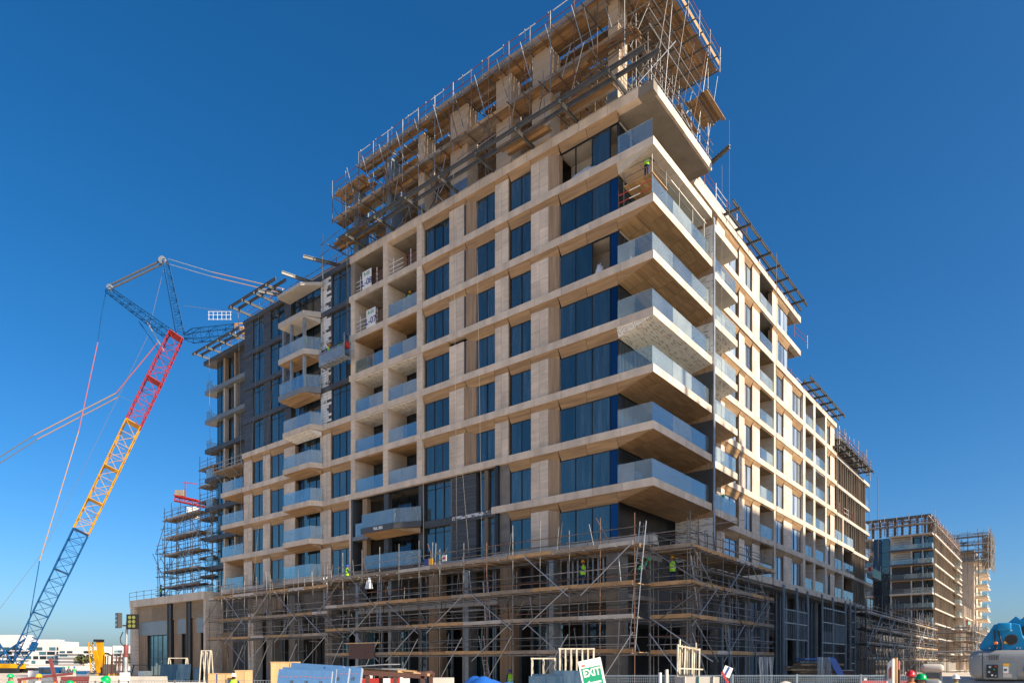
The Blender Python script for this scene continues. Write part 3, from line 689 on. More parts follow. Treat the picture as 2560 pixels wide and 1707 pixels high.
# right side ground floor: dark openings behind galvanised frames
for y in range(52, 100, 6): box(B, 'column', (-24.2, y, GZ), (-23.2, y+.8, lev(1)-.5), 'inner_wall')
box(B, 'ceiling_slab', (-28, 49, lev(1)-.8), (-22.3, 100, lev(1)-.55), 'concrete')
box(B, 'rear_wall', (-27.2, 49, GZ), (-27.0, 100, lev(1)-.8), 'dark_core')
for i in range(34):
    y = random.uniform(53, 98); box(B, 'stud', (-23.2, y, GZ), (-23.05, y+.14, lev(1)-.8), 'galv_blue')
def steel_frame(ys, xs, zs, label, mesh_bays=()):
    t = thing('galvanised_rack', label, 'steel frame', (xs[0], ys[0], 0), 'galvanised frames along the shaded ground floor')
    for x in xs:
        for y in ys:
            for dy in (-.14, .14): box(t, 'post', (x-.07, y+dy-.06, GZ), (x+.07, y+dy+.06, lev(1)-.6), 'galv_blue')
    for z in zs:
        for x in xs: box(t, 'rail', (x-.05, ys[0]+.21, z-.06), (x+.05, ys[-1]-.21, z+.06), 'galv_blue')
    for (a, b, z0, z1, k) in mesh_bays:
        for i in range(k):
            y = a+(b-a)*(i+.5)/k; box(t, 'infill_bar', (xs[0]-.03, y-.035, z0), (xs[0]+.03, y+.035, z1), 'galv_blue')
steel_frame([68, 72.2, 76.0], [-20.9], [4.0, 5.6, 6.9], 'galvanised steel frame of ladder rails beside the corner scaffold', [(68.3, 71.9, 4, 6.9, 6), (72.5, 75.7, 4, 6.9, 4)])
steel_frame([80.5, 85.0, 91.0], [-20.6], [2.8, 3.9, 6.2, 7.8], 'galvanised steel frame with close vertical bars below the lower balconies', [(85.3, 90.7, 3.9, 6.2, 16), (80.8, 84.7, 3.9, 5.2, 8)])
steel_frame([93.5, 96.0], [-20.6], [1.6, 3.6, 5.0, 6.8, 8.2], 'narrow galvanised steel ladder frame next to the dark scaffold')
# ------------------------------------------------------------------ scaffolds
def scaffold_run(t, p0, da, db, nb, bay_l, width, decks, z0, ztop, toe='plank', dw=None, seed=1, brace=True, guard=True, rail=None, skip=(), steel='steel', r=.03, boards=True, clutter=10):
    rnd = random.Random(seed)
    p0 = Vector((*p0, 0)); da = Vector((*da, 0)); db = Vector((*db, 0))
    L_ = nb*bay_l; jl = lambda a: rnd.uniform(-a, a)
    for i in range(nb+1):
        for k in (0, 1):
            q = p0+da*(i*bay_l+jl(.12))+db*(width*k); zt = ztop+rnd.choice((0, .3, .7, -.2)) if k == 0 else decks[0]+rnd.uniform(.2, 1.1)
            tube(t, 'standard', q+Vector((jl(.03), jl(.03), z0)), q+Vector((jl(.03), jl(.03), zt)), r, steel if rnd.random() > .12 else 'steel_rust')
    for di, z in enumerate(decks):
        if z in skip: continue
        w_ = (dw or {}).get(z, width)
        for k, off in ((0, -.05), (1, .05)):
            i = 0
            while i < nb:
                m_ = min(rnd.choice((2, 3)), nb-i)
                a = p0+da*(i*bay_l-.2)+db*(width*k+off); b = p0+da*((i+m_)*bay_l+.25)+db*(width*k+off)
                tube(t, 'ledger', a+Vector((0, 0, z-.12)), b+Vector((0, 0, z-.12+jl(.02))), r, steel)
                if guard and k == 0:
                    for gz in (.52, 1.02): tube(t, 'guard_rail', a+Vector((0, 0, z+gz)), b+Vector((0, 0, z+gz+jl(.03))), r*.95, rail or (steel if rnd.random() > .2 else 'steel_rust'))
                if k == 1: tube(t, 'guard_rail', a+Vector((0, 0, z+1.0)), b+Vector((0, 0, z+1.0)), r*.9, steel)
                i += m_
        for i in range(nb*2+1):
            q = p0+da*(i*bay_l/2); tube(t, 'transom', q-db*.3+Vector((0, 0, z-.06)), q+db*(width+.25)+Vector((0, 0, z-.06)), r, steel)
        if boards:
            nbr = max(2, int(w_/.30)); bl = 3.9; o = rnd.uniform(-.5, 0)
            for j in range(nbr):
                x = -.15+rnd.uniform(-.4, .3)
                while x < L_:
                    e = min(x+bl, L_+.3)
                    if rnd.random() > .035:
                        c = p0+da*((x+e)/2)+db*(.18+j*.30)
                        rbox(t, 'deck_board', c+Vector((0, 0, z+.0+rnd.uniform(0, .012))), (e-x-.02, .275, .045), math.atan2(da.y, da.x), rnd.choice(('plank', 'plank_grey', 'plank_dark', 'plank_grey')))
                    x = e
        if toe:
            x = 0
            while x < L_:
                e = min(x+rnd.choice((2.4, 3.6, 3.9)), L_+.15); c = p0+da*((x+e)/2)-db*.06
                rbox(t, 'toe_board', c+Vector((0, 0, z+.1+jl(.02))), (e-x-.03, .04, .24), math.atan2(da.y, da.x), rnd.choice((toe, toe, 'plank_grey', 'plank_grey', 'concrete_light')), ry=jl(.006))
                x = e
    for i in range(nb*clutter):                      # odd tubes left between the lifts
        z = rnd.choice(decks); u = rnd.uniform(0, L_); v = rnd.uniform(.1, width+.3); k = rnd.random()
        a = p0+da*u+db*v+Vector((0, 0, z))
        if k < .4: b = a+da*rnd.uniform(-.3, .3)+Vector((0, 0, rnd.uniform(1.2, 2.6)))
        elif k < .75: a = a+Vector((0, 0, rnd.uniform(.3, 1.6))); b = a+da*rnd.uniform(1.5, 4)+Vector((0, 0, rnd.uniform(-.15, .15)))
        else: b = a+da*rnd.uniform(-1.8, 1.8)+db*rnd.uniform(-.5, .5)+Vector((0, 0, rnd.uniform(1.2, 2.2)))
        if b.z-p0.z > z0: tube(t, 'loose_tube', a, b, r*.9, rnd.choice((steel, 'galv', steel, 'steel_rust')))
    if brace:
        zs = sorted(decks)
        for i in range(0, nb, 2):
            s_ = 1 if (i//2) % 2 else -1
            for zi in range(len(zs)-1):
                if rnd.random() < .25: continue
                a = p0+da*((i if s_ > 0 else i+1.6)*bay_l)-db*.12; b = p0+da*((i+1.6 if s_ > 0 else i)*bay_l)-db*.12
                if zi % 2: a, b = b, a
                tube(t, 'diagonal_brace', a+Vector((0, 0, zs[zi]-.5)), b+Vector((0, 0, zs[zi+1]+.1)), r*1.25, 'galv' if rnd.random() < .7 else steel)
            if rnd.random() < .8:
                a = p0+da*((i+1.3)*bay_l)-db*.14; b = p0+da*(i*bay_l)-db*.14
                tube(t, 'diagonal_brace', Vector((a.x, a.y, z0)), Vector((b.x, b.y, zs[0]+1.2)) if zs[0] < 4 else Vector((b.x, b.y, zs[0])), r*1.25, 'galv')
S1 = thing('scaffold', 'long tubular scaffold with timber decks along the lower floors of the beige building', 'scaffold', (-45, 37, 0), 'tube and board scaffolds')
scaffold_run(S1, (-19.8, 36.2), (-1, 0), (0, 1), 13, 2.3, 2.3, [8.75, 6.4, 4.4, 2.3], GZ, 10.3, dw={8.75: 2.3, 6.4: 1.5, 4.4: 1.2, 2.3: 1.2}, seed=3)
scaffold_run(S1, (-49.9, 36.5), (-1, 0), (0, 1), 9, 2.3, 2.0, [8.35, 6.0, 4.1, 2.2], GZ, 9.8, dw={6.0: .9, 4.1: .9, 2.2: .6}, seed=5, skip=(2.2,))
S2 = thing('scaffold', 'tubular scaffold wrapping the building corner below the first corner balcony', 'scaffold', (-17, 42, 0), 'tube and board scaffolds')
scaffold_run(S2, (-19.5, 37.75), (1, 0), (0, 1), 1, 2.5, 1.2, [8.5, 6.35, 4.35, 2.25], GZ, 9.9, seed=8)
scaffold_run(S2, (-17.0, 37.9), (0, 1), (-1, 0), 6, 2.45, 2.4, [8.5, 6.35, 4.35, 2.25], GZ, 9.9, dw={6.35: 1.5, 4.35: 1.2, 2.25: 1.2}, seed=9)
flush()
def ladder(p0, p1, wdir, label, mat='galv', w=.42):
    t = thing('ladder', label, 'ladder', p0, 'ladders on the scaffolds')
    p0 = Vector(p0); p1 = Vector(p1); wd = Vector(wdir)
    for s in (-.5, .5): bar(t, 'rail', p0+wd*w*s, p1+wd*w*s, .05, .07, mat)
    n = int((p1-p0).length/.3)
    for i in range(1, n): q = p0+(p1-p0)*(i/n); tube(t, 'rung', q-wd*w*.5, q+wd*w*.5, .018, mat, 5)
ladder((-19.9, 36.8, 6.4), (-19.6, 37.0, 10.2), (1, 0, 0), 'aluminium ladder rising above the top scaffold deck at the building corner')
ladder((-20.2, 36.7, 2.3), (-19.9, 36.9, 6.8), (1, 0, 0), 'aluminium ladder joining the lower corner scaffold decks')
ladder((-17.2, 39.8, 6.35), (-17.0, 39.0, 9.2), (0, 1, 0), 'short aluminium ladder on the scaffold facing the street side')
ladder((-17.1, 39.6, 4.35), (-17.25, 38.8, 8.1), (0, 1, 0), 'aluminium ladder leaning between the middle street side decks')
ladder((-31.6, 36.6, 4.4), (-32.2, 37.0, 7.5), (1, 0, 0), 'aluminium ladder below the wide scaffold deck near the tan column')
ladder((-31.5, 36.5, .4), (-32.5, 36.9, 3.6), (1, 0, 0), 'pair of ladder rails leaning behind the glass rack')
ladder((-43.5, 36.7, 4.4), (-43.7, 37, 8.9), (1, 0, 0), 'long ladder under the plastic bag on the scaffold')
ladder((-50.9, 36.9, 6.0), (-51.1, 37, 9.3), (1, 0, 0), 'ladder beside the worker on the scaffold deck')
ladder((-57.3, 36.8, 4.1), (-56.5, 37, 7.0), (1, 0, 0), 'ladder leaning left under the left scaffold deck')
ladder((-54.4, 36.8, 4.1), (-55.2, 37, 7.2), (1, 0, 0), 'ladder leaning right under the left scaffold deck')
ladder((-17.3, 44.6, 2.25), (-17.2, 43.9, 5.0), (0, 1, 0), 'ladder low on the street side of the corner scaffold')

# rooftop scaffold and its canopies
S3 = thing('rooftop_scaffold', 'tall rooftop scaffold with timber canopies over the unfinished penthouse', 'scaffold', (-35, 41, 38.7))
rr = random.Random(21)
def deck(t, x0, x1, y0, y1, z, along='x', keep=.95, mats=('plank', 'plank_dark', 'plank', 'plank_grey', 'plank_dark'), bw=.3):
    if along == 'x':
        n = int((y1-y0)/bw)
        for j in range(n):
            x = x0+rr.uniform(-.3, .3)
            while x < x1:
                e = min(x+3.9, x1+rr.uniform(-.1, .3))
                if rr.random() < keep: box(t, 'deck_board', (x+.01, y0+j*bw+.01, z+rr.uniform(0, .02)), (e-.01, y0+(j+1)*bw-.012, z+.06), rr.choice(mats))
                x = e+.001
    else:
        n = int((x1-x0)/bw)
        for j in range(n):
            y = y0+rr.uniform(-.3, .3)
            while y < y1:
                e = min(y+3.9, y1+rr.uniform(-.1, .3))
                if rr.random() < keep: box(t, 'deck_board', (x0+j*bw+.01, y+.01, z+rr.uniform(0, .02)), (x0+(j+1)*bw-.012, e-.01, z+.06), rr.choice(mats))
                y = e+.001
Z9 = lev(9)
deck(S3, -48.6, -21.6, 38.9, 41.0, 45.75); deck(S3, -48, -24, 41.2, 47.0, 45.7, keep=.9, bw=.5)
deck(S3, -52.3, -48.2, 39.0, 40.6, 44.8)
deck(S3, -24.3, -19.85, 37.9, 49.4, 46.0, 'y', .985)
deck(S3, -52.4, -21.5, 39.0, 40.3, 42.5, keep=.97); deck(S3, -51, -24, 40.7, 46.0, 42.4, keep=.85, bw=.5)
deck(S3, -52.3, -47.6, 38.5, 39.7, 40.0); deck(S3, -26.6, -22.9, 38.3, 39.5, 39.5); deck(S3, -32.0, -28.1, 38.3, 39.5, 39.3)
deck(S3, -50, -42, 41, 43.2, 40.3, keep=.7)
deck(S3, -22.2, -19.4, 46.6, 49.5, 42.2, 'y'); deck(S3, -22.0, -20.6, 47.0, 50.5, 39.9, 'y')
def toeX(x0, x1, y, z, mat, h=.24):
    x = x0
    while x < x1:
        e = min(x+rr.choice((2.6, 3.9)), x1); box(S3, 'toe_board', (x+.01, y-.02, z), (e-.01, y+.02, z+h+rr.uniform(-.02, .02)), mat if rr.random() > .3 else 'plank_grey'); x = e
toeX(-48.6, -21.6, 38.86, 45.8, 'plank_grey', .3); toeX(-52.3, -48.3, 38.96, 44.85, 'plank'); toeX(-52.4, -21.5, 38.96, 42.55, 'plank', .26)
box(S3, 'toe_board', (-19.84, 38, 46.05), (-19.8, 43.6, 46.4), 'plank'); box(S3, 'toe_board', (-19.84, 43.62, 46.05), (-19.8, 49.4, 46.38), 'plank')
for z, y0, x0, x1, st in ((45.62, 38.6, -48.6, -20.5, 1.25), (42.4, 38.7, -52.4, -21.5, 1.4), (44.68, 38.7, -52.4, -48.2, 1.2), (39.9, 38.2, -52.3, -47.6, 1.3)):
    x = x0
    while x <= x1:
        tube(S3, 'transom', (x+rr.uniform(-.1, .1), y0-rr.uniform(0, .3), z), (x, 46.2, z+rr.uniform(-.05, .05)), .05, rr.choice(('beam_grey', 'steel', 'steel_rust'))); x += st
    for y in (38.75, 40.4, 42.0, 43.9):
        x = x0
        while x < x1: e = min(x+rr.choice((5, 6)), x1+.4); tube(S3, 'ledger', (x-.2, y, z-.08), (e+.2, y, z-.08), .032, 'steel' if rr.random() > .25 else 'steel_rust'); x = e
for y in [38.2+1.25*i for i in range(10)]: tube(S3, 'transom', (-25, y, 45.88), (-19.4-rr.uniform(0, .3), y, 45.88), .05, 'beam_grey')
for x in (-19.9, -21.3, -22.8, -24.2): tube(S3, 'ledger', (x, 37.7, 45.8), (x, 49.6, 45.8), .035, 'steel')
x = -52.3
while x < -20.5:                                   # standards in four rows
    top = 47.0 if x > -48.8 else 46.1
    for y in (38.72, 40.5, 42.2, 44.0):
        o = rr.uniform(-.12, .12)
        tube(S3, 'standard', (x+o, y, Z9+.05 if y > 39.6 else 39.2+rr.uniform(0, 3)), (x+o+rr.uniform(-.05, .05), y, top if y < 39 else 45.6), .032, 'steel' if rr.random() > .2 else 'steel_rust')
    x += 1.9
for i in range(95):                                # raking braces and short hangers
    x = rr.uniform(-52, -21.5); y = rr.uniform(38.7, 43.8); z = rr.choice((39.0, 40.2, 42.5)); dx = rr.choice((-2, -1.2, 0, 1.2, 2)); dy = rr.uniform(-1.5, 1.5)
    tube(S3, 'diagonal_brace', (x, y, z), (x+dx, min(44, max(38.5, y+dy)), z+rr.uniform(2.4, 3.4)), .032, rr.choice(('steel', 'steel_rust', 'steel', 'galv')))
for i in range(13):                                # outer hangers under the top deck
    x = -50+i*2.2; tube(S3, 'diagonal_brace', (x, 38.5, 46.1), (x+.7, 38.9, 43.2), .032, 'galv' if i % 2 else 'steel')
for i in range(7):                                # corner bay: rakers from the slab edge up to the canopy
    y = 40.0+i*1.35
    tube(S3, 'diagonal_brace', (-20.4+rr.uniform(-.3, .1), y, Z9+.1), (-19.9+rr.uniform(-.3, .1), y+rr.uniform(.8, 2.6), 45.9), .022, rr.choice(('galv', 'steel', 'steel_rust', 'steel')))
for i in range(7):
    y = 39.6+i*1.5
    for x in (-20.4, -22.6, -24.6): tube(S3, 'standard', (x, y, Z9), (x, y, (40.4+.4*(i % 3) if x > -21 else 45.8) if i < 6 else 47.2), .028, 'steel' if x > -21 else 'beam_grey')
    for z in (40.4, 42.2, 44.0): tube(S3, 'ledger', (-20.2, y, z), (-25.2, y, z), .03, 'steel')
for z in (39.3, 39.9, 40.5, 42.2, 43.2, 44.1):
    for x in (-20.35, -22.6, -24.6): tube(S3, 'ledger', (x, 39.2, z), (x, 49.4, z), .03, rr.choice(('galv', 'steel')))
for i in range(14):
    y = rr.uniform(40, 49); x = rr.choice((-20.4, -22.6, -24.6)); z = rr.choice((38.8, 40.5, 42.2)); tube(S3, 'diagonal_brace', (x, y, z), (x+rr.uniform(-1, 1), y+rr.uniform(-2.4, 2.4), z+3), .03, rr.choice(('galv', 'steel')))
for i in range(40):                                # tubes in front of the penthouse columns
    x = rr.uniform(-52, -22); z = rr.uniform(39.5, 43.4); k = rr.random()
    tube(S3, 'diagonal_brace', (x, 38.7+rr.uniform(-.2, .4), z), (x+(rr.uniform(1.5, 4) if k < .5 else rr.uniform(-.8, .8)), 38.8+rr.uniform(-.2, .4), z+(rr.uniform(-.1, .5) if k < .5 else rr.uniform(1.6, 3))), .036, rr.choice(('beam_grey', 'steel_rust', 'steel')))
# guard rails, painted red and white
def striped(t, p0, p1, r=.028, n=1.5, cols=('white', 'red_rail')):
    p0 = Vector(p0); p1 = Vector(p1); L_ = (p1-p0).length; k = max(1, int(L_/n))
    for i in range(k): tube(t, 'guard_rail', p0+(p1-p0)*(i/k), p0+(p1-p0)*((i+1)/k), r, cols[i % len(cols)])
striped(S3, (-48.6, 38.8, 47.0), (-21.5, 38.8, 47.0)); striped(S3, (-52.4, 38.9, 46.0), (-48.6, 38.9, 46.0), cols=('red_rail', 'red_rail', 'white'))
for z in (46.4,): tube(S3, 'guard_rail', (-48.6, 38.8, z), (-21.5, 38.8, z), .03, 'red_rail'); tube(S3, 'guard_rail', (-52.4, 38.9, 45.4), (-48.6, 38.9, 45.4), .03, 'steel')
for i in range(14): x = -48.4+2.05*i; tube(S3, 'standard', (x, 38.8, 45.7), (x+rr.uniform(-.1, .1), 38.8, 47.15), .03, 'steel')
striped(S3, (-19.75, 37.9, 47.2), (-19.75, 49.5, 47.2), cols=('red_rail',)); tube(S3, 'guard_rail', (-19.75, 37.9, 46.7), (-19.75, 49.5, 46.7), .03, 'steel')
for i in range(7): tube(S3, 'standard', (-19.78, 38.2+1.85*i, 45.6), (-19.75, 38.2+1.85*i, 47.4), .035, 'steel')
for i in range(18):
    x = rr.uniform(-52.4, -50.5); y = rr.uniform(38.6, 44); tube(S3, 'ledger', (x, y, rr.uniform(39, 45.5)), (x-rr.uniform(.4, 1.5), y+rr.uniform(-.5, .5), rr.uniform(39, 45.5)), .03, 'steel')
tube(S3, 'standard', (-54.2, 39.0, 37.8), (-54.2, 39.0, 42.0), .04, 'galv')
for z in (39.0, 40.0, 41.0): tube(S3, 'ledger', (-54.6, 38.9, z), (-51.8, 39.1, z+.5), .03, 'steel')
flush()
# penthouse columns on the roof
for (a, b, m_, zt) in ((-50.6, -49.9, 'galv_blue', 44.6), (-46.1, -45.4, 'galv_blue', 45.6), (-41.95, -41.25, 'stone', 45.7), (-38.2, -36.4, 'stone', 45.7), (-33.4, -32.0, 'stone', 45.7), (-30.0, -28.4, 'stone', 45.7), (-23.6, -22.9, 'stone', 45.8)):
    dpt = 1.3
    lo = 41.6 if m_ == 'stone' and a != -30.0 and a != -33.4 else Z9
    c = fbox(B, 'column', FL, a, b, .42, .35+dpt, Z9-.1, zt, 'stone_shaded' if m_ == 'stone' else m_)
    if m_ == 'stone':
        k = 4; z0 = Z9+1.2 if a in (-38.2, -41.95, -23.6) else Z9
        for i in range(k):
            q = z0+(zt-z0)*i/k; fbox(c, 'stone_panel', FL, a-.01, b+.03, .36, .43, q+.006, z0+(zt-z0)*(i+1)/k-.006, 'stone_shaded')
        if z0 > Z9: fbox(c, 'bare_studs', FL, a-.02, b+.02, .34, .40, Z9, z0, 'galv_blue')
fbox(B, 'parapet', FL, -50.2, -47.0, .25, .6, Z9, Z9+.35, 'concrete_light')
for a, b in ((-47, -41), (-40.8, -36.2), (-36, -32), (-31.8, -27), (-26.8, -21.2)): fbox(B, 'parapet', FL, a, b, .3, .7, Z9, Z9+.38, 'concrete_light')

# ------------------------------------------------------------------ monorail tracks for hanging cradles
def ibeam(t, name, p0, p1, h=.26, w=.14):
    p0 = Vector(p0); p1 = Vector(p1); d = p1-p0; ang = math.atan2(d.y, d.x); c = (p0+p1)/2; g = Geo()
    for oz, (a, b) in ((h/2-.02, (w, .04)), (-h/2+.02, (w, .04)), (0, (.03, h-.08))):
        g.add(cube_mesh('frame'), Matrix.Translation(c+Vector((0, 0, oz))) @ Matrix.Rotation(ang, 4, 'Z') @ Matrix.Diagonal((d.length, a, b, 1)))
    return g.build(t, name, 'beam_grey')
def track(a, b, off, inn, n, label, wid=.75):
    """two long beams on outriggers; a, b run along the outer beam; off = inward direction"""
    t = thing('cradle_track', label, 'track', a, 'cradle tracks along the roof edges')
    a = Vector(a); b = Vector(b); off = Vector(off)
    ibeam(t, 'track_beam', a, b); ibeam(t, 'track_beam', a+off*wid+(b-a).normalized()*.6, b+off*wid+(b-a).normalized()*.6)
    for i in range(n):
        q = a+(b-a)*((i+.35)/n); ibeam(t, 'outrigger', q-off*.25+Vector((0, 0, -.24)), q+off*inn+Vector((0, 0, -.24)), .2, .14)
    for i in range(n): q = a+(b-a)*((i+.35)/n)+off*(inn-.1); box(t, 'support_post', (q.x-.08, q.y-.08, q.z-1.2), (q.x+.08, q.y+.08, q.z-.34), 'beam_grey')
track((-50.0, 37.6, Z9+.62), (-19.8, 37.6, Z9+.62), (0, 1, 0), 2.9, 8, 'long twin steel track jutting past the roof corner under the timber canopies')
track((-20.8, 54.6, Z9+.62), (-20.8, 75.5, Z9+.62), (-1, 0, 0), 2.4, 8, 'twin steel track on outriggers along the sunlit upper roof', .8)
track((-20.8, 76.5, lev(7)+.62), (-20.8, 91.6, lev(7)+.62), (-1, 0, 0), 2.4, 6, 'twin steel track on the sunlit roof one step below the top', .8)
track((-20.6, 89.5, lev(6)+.7), (-20.6, 107.5, lev(6)+.7), (-1, 0, 0), 2.4, 6, 'twin steel track with timber decking over the bronze clad wing', .8)
track((-68.8, 37.6, Z9+.62), (-59.9, 37.6, Z9+.62), (0, 1, 0), 2.9, 4, 'short twin steel track above the dark clad floors')
track((-82.4, 40.4, Z9+.5), (-71.5, 40.4, Z9+.5), (0, 1, 0), 2.9, 4, 'short twin steel track on the set back dark wing')
def outbeam(p0, p1, label):
    t = thing('outrigger_beam', label, 'beam', p0, 'single beams jutting from the roof'); ibeam(t, 'beam', p0, p1, .3, .16)
outbeam((-18.6, 48.2, 38.85), (-21.5, 49.4, 38.85), 'lone dark steel beam pointing out below the rooftop canopy')
outbeam((-54.9, 37.3, 39.4), (-53.4, 40.4, 39.4), 'single dark beam jutting out beside the upper stone bay')
outbeam((-61.9, 37.0, 38.0), (-60.3, 40.2, 38.9), 'sloping dark beam over the unfinished dark balcony')
outbeam((-57.9, 37.0, 38.6), (-57.0, 40.4, 39.1), 'dark beam resting above the topmost unfinished dark balcony')
# roof guard rails
def roof_rail(pts, z, label, h=1.1, step=2.0, cols=('red_rail', 'red_rail', 'white')):
    t = thing('roof_guard_rail', label, 'guard rail', (*pts[0], z), 'guard rails on the roof edges')
    for a, b in zip(pts[:-1], pts[1:]):
        a = Vector((*a, z)); b = Vector((*b, z)); L_ = (b-a).length; n = max(1, int(L_/step))
        for i in range(n+1): q = a+(b-a)*(i/n); tube(t, 'post', q, q+Vector((0, 0, h+rr.uniform(0, .3))), .03, 'galv' if rr.random() < .5 else 'red_rail')
        for hz in (.55, h): striped(t, a+Vector((0, 0, hz)), b+Vector((0, 0, hz)), .028, 2.0, cols)
roof_rail([(-22.0, 49.4), (-22.0, 61)], Z9+.9, 'red and white guard rail on the parapet beside the concrete roof slab')
roof_rail([(-22.3, 61), (-22.3, 76)], Z9, 'guard rail with red posts behind the upper sunlit track')
roof_rail([(-22.3, 73), (-22.3, 91)], lev(7), 'guard rail along the lower sunlit roof step')
roof_rail([(-68.8, 39.8), (-51, 39.8)], Z9, 'guard rail over the dark clad floors', cols=('red_rail', 'steel'))
roof_rail([(-79.5, 42.4), (-70, 42.4)], Z9, 'guard rail on the roof of the set back dark wing', cols=('red_rail', 'steel'))
roof_rail([(-21.3, 72.8), (-21.0, 76.3)], lev(8), 'loose red rails at the end of the upper sunlit storey')
for i in range(9):
    box(B, 'upstand', (-66.5+1.7*i, 40.6, Z9-.1), (-65.9+1.7*i, 41.0, Z9+1.0), 'concrete_light')
box(B, 'upstand_beam', (-60, 40.5, Z9+1.0), (-51.5, 41.1, Z9+1.3), 'concrete_light')
# guard rails in the open storeys behind the signs
for (u0, u1, n) in ((-49.9, -46.1, 8), (-45.4, -41.8, 8), (-49.9, -46.1, 7)):
    t = thing('edge_barrier', {(-49.9, 8): 'red and white edge rails behind the upper storey sign board', (-45.4, 8): 'red and white edge rails in the open top bay without a sign', (-49.9, 7): 'red and white edge rails behind the lower storey sign board'}[(u0, n)], 'guard rail', FL(u0, .2, lev(n)), 'edge rails in open bays')
    for hz in (.35, .7, 1.1): striped(t, FL(u0, .2, lev(n)+hz), FL(u1, .2, lev(n)+hz), .028, 1.3)
    for f_ in (.15, .75): tube(t, 'post', FL(u0+(u1-u0)*f_, .22, lev(n)), FL(u0+(u1-u0)*f_, .22, lev(n)+1.5), .035, 'white')
def level_sign(u, n, body2):
    t = thing('level_sign', 'white storey board lettered R-02 and L-%s' % body2, 'sign', FL(u, 0, lev(n)), 'storey boards')
    fbox(t, 'board', FL, u-.62, u+.62, -.02, .0, lev(n)-.02, lev(n)+1.55, 'white')
    rot = Matrix.Rotation(R(90), 4, 'X')
    text_mesh('R-02', .42, 'sign_green', 'lettering', t, Matrix.Translation(FL(u, -.03, lev(n)+1.25)) @ rot, .008)
    text_mesh('L-'+body2, .78, 'ink_blue', 'lettering', t, Matrix.Translation(FL(u, -.03, lev(n)+.5)) @ rot, .012)
level_sign(-48.15, 8, '08'); level_sign(-47.6, 7, '07')
# ------------------------------------------------------------------ set back dark wing on the left
WG = thing('dark_wing', 'set back dark clad wing with white columns behind the stone podium', 'building', (-75, 43, 0))
YW = 42.2
def FW(u, d, z): return Vector((u, YW+d, z))
box(WG, 'light_block_core', (-80.2, YW+.9, GZ), (-69.1, 58, Z9-.3), 'dark_core')
for n in range(1, 10):
    zt = lev(n); last = n == 9
    fascia(WG, FW, -82.2, -69.1, zt, .5, -.35 if n < 9 else -.5, .7, 'clad' if n not in (8, 7) else 'clad_light', 3.3)
    box(WG, 'floor_slab', (-82.1, YW+.7, zt-.45), (-80.2, 56, zt-.05), 'concrete')
    if n < 9:
        za, zb = zt, lev(n+1)
        box(WG, 'glass_panel', (-82.1, YW-.2, za), (-82.07, YW+2.4, za+1.2), 'rail_glass'); box(WG, 'glass_panel', (-82.1, YW-.22, za), (-80.6, YW-.2, za+1.2), 'rail_glass')
        window(WG, FW, [-80.2, -79.3, -78.5], za, zb-.5, .2, bar_z=zb-1.0); window(WG, FW, [-77.6, -76.9, -76.2], za, zb-.5, .4, bar_z=zb-1.0)
        for u in (-78.2, -75.8, -72.1): fbox(WG, 'column', FW, u-.17, u+.17, .0, .5, za, zb-.5, 'concrete_light' if (n < 8) else 'wood_v')
        p = fbox(WG, 'clad_panel', FW, -75.4, -72.5, .3, .6, za, zb-.5, 'clad')
        for i in range(11): z0 = za+(zb-.5-za)*i/11; fbox(p, 'slat', FW, -75.38, -72.52, .27, .31, z0+.012, z0+.268, 'clad')
        window(WG, FW, [-71.7, -70.9], za, zb-.5, .5, 'glass_dark')
        if n in (4, 6, 7): fbox(WG, 'fascia_patch', FW, -72.8+rr.uniform(-.6, .6), -69.6, -.37, -.352, zb-.42, zb-.08, 'white_patch')
box(WG, 'roof_slab', (-80.2, YW, Z9-.3), (-69.1, 58, Z9-.06), 'concrete')
t = thing('work_platform', 'bracketed timber work platform with rails under the dark wing', 'platform', (-71, 40.5, 24))
deckz = lev(4)+2.6
for y in (39.5, 39.8, 40.1, 40.4, 40.7, 41.0, 41.3): box(t, 'deck_board', (-75.5, y, deckz), (-69.2, y+.28, deckz+.06), rr.choice(('plank', 'plank_grey')))
for hz in (.5, 1.0):
    tube(t, 'guard_rail', (-75.6, 39.4, deckz+hz), (-69.2, 39.4, deckz+hz), .035, 'galv'); tube(t, 'guard_rail', (-75.6, 39.4, deckz+hz), (-75.6, 42, deckz+hz), .035, 'red_rail')
for x in (-75.4, -73.4, -71.4, -69.4): tube(t, 'post', (x, 39.4, deckz-.1), (x, 39.4, deckz+1.2), .035, 'galv'); tube(t, 'bracket', (x, 39.5, deckz-.05), (x, YW-.3, deckz-2.0), .035, 'galv')
box(t, 'toe_board', (-75.5, 39.42, deckz), (-69.2, 39.46, deckz+.25), 'plank_grey')
# ------------------------------------------------------------------ podium
P = thing('podium', 'low stone podium with louvred panels and tall shop windows', 'building', (-86, 39, GZ))
ZP = lev(1)
box(P, 'light_block_core', (-96.3, 41.2, GZ), (-69.2, 56, ZP-.6), 'dark_core')
for i in range(8): box(P, 'cornice_panel', (-96.65+i*2.507+.006, 38.95, ZP-.85), (-96.65+(i+1)*2.507-.006, 41, ZP+.05), 'stone_band')
for (a, b) in ((-96.65, -95.4),): box(P, 'pier', (a, 39.05, GZ), (b, 41, ZP-.86), 'stone')
c = box(P, 'pier', (-77.0, 39.05, GZ), (-76.59, 41.6, ZP-.86), 'stone')
for i in range(5): box(P, 'stone_panel', (-76.585, 39.06, GZ+i*2.05+.01), (-76.54, 40.3, GZ+(i+1)*2.05-.01), 'stone'); box(P, 'stone_panel', (-76.585, 40.31, GZ+i*2.05+.01), (-76.54, 41.6, GZ+(i+1)*2.05-.01), 'stone')
box(P, 'coping', (-76.6, 39.0, ZP-.86), (-76.5, 41.6, ZP+.04), 'stone_band')
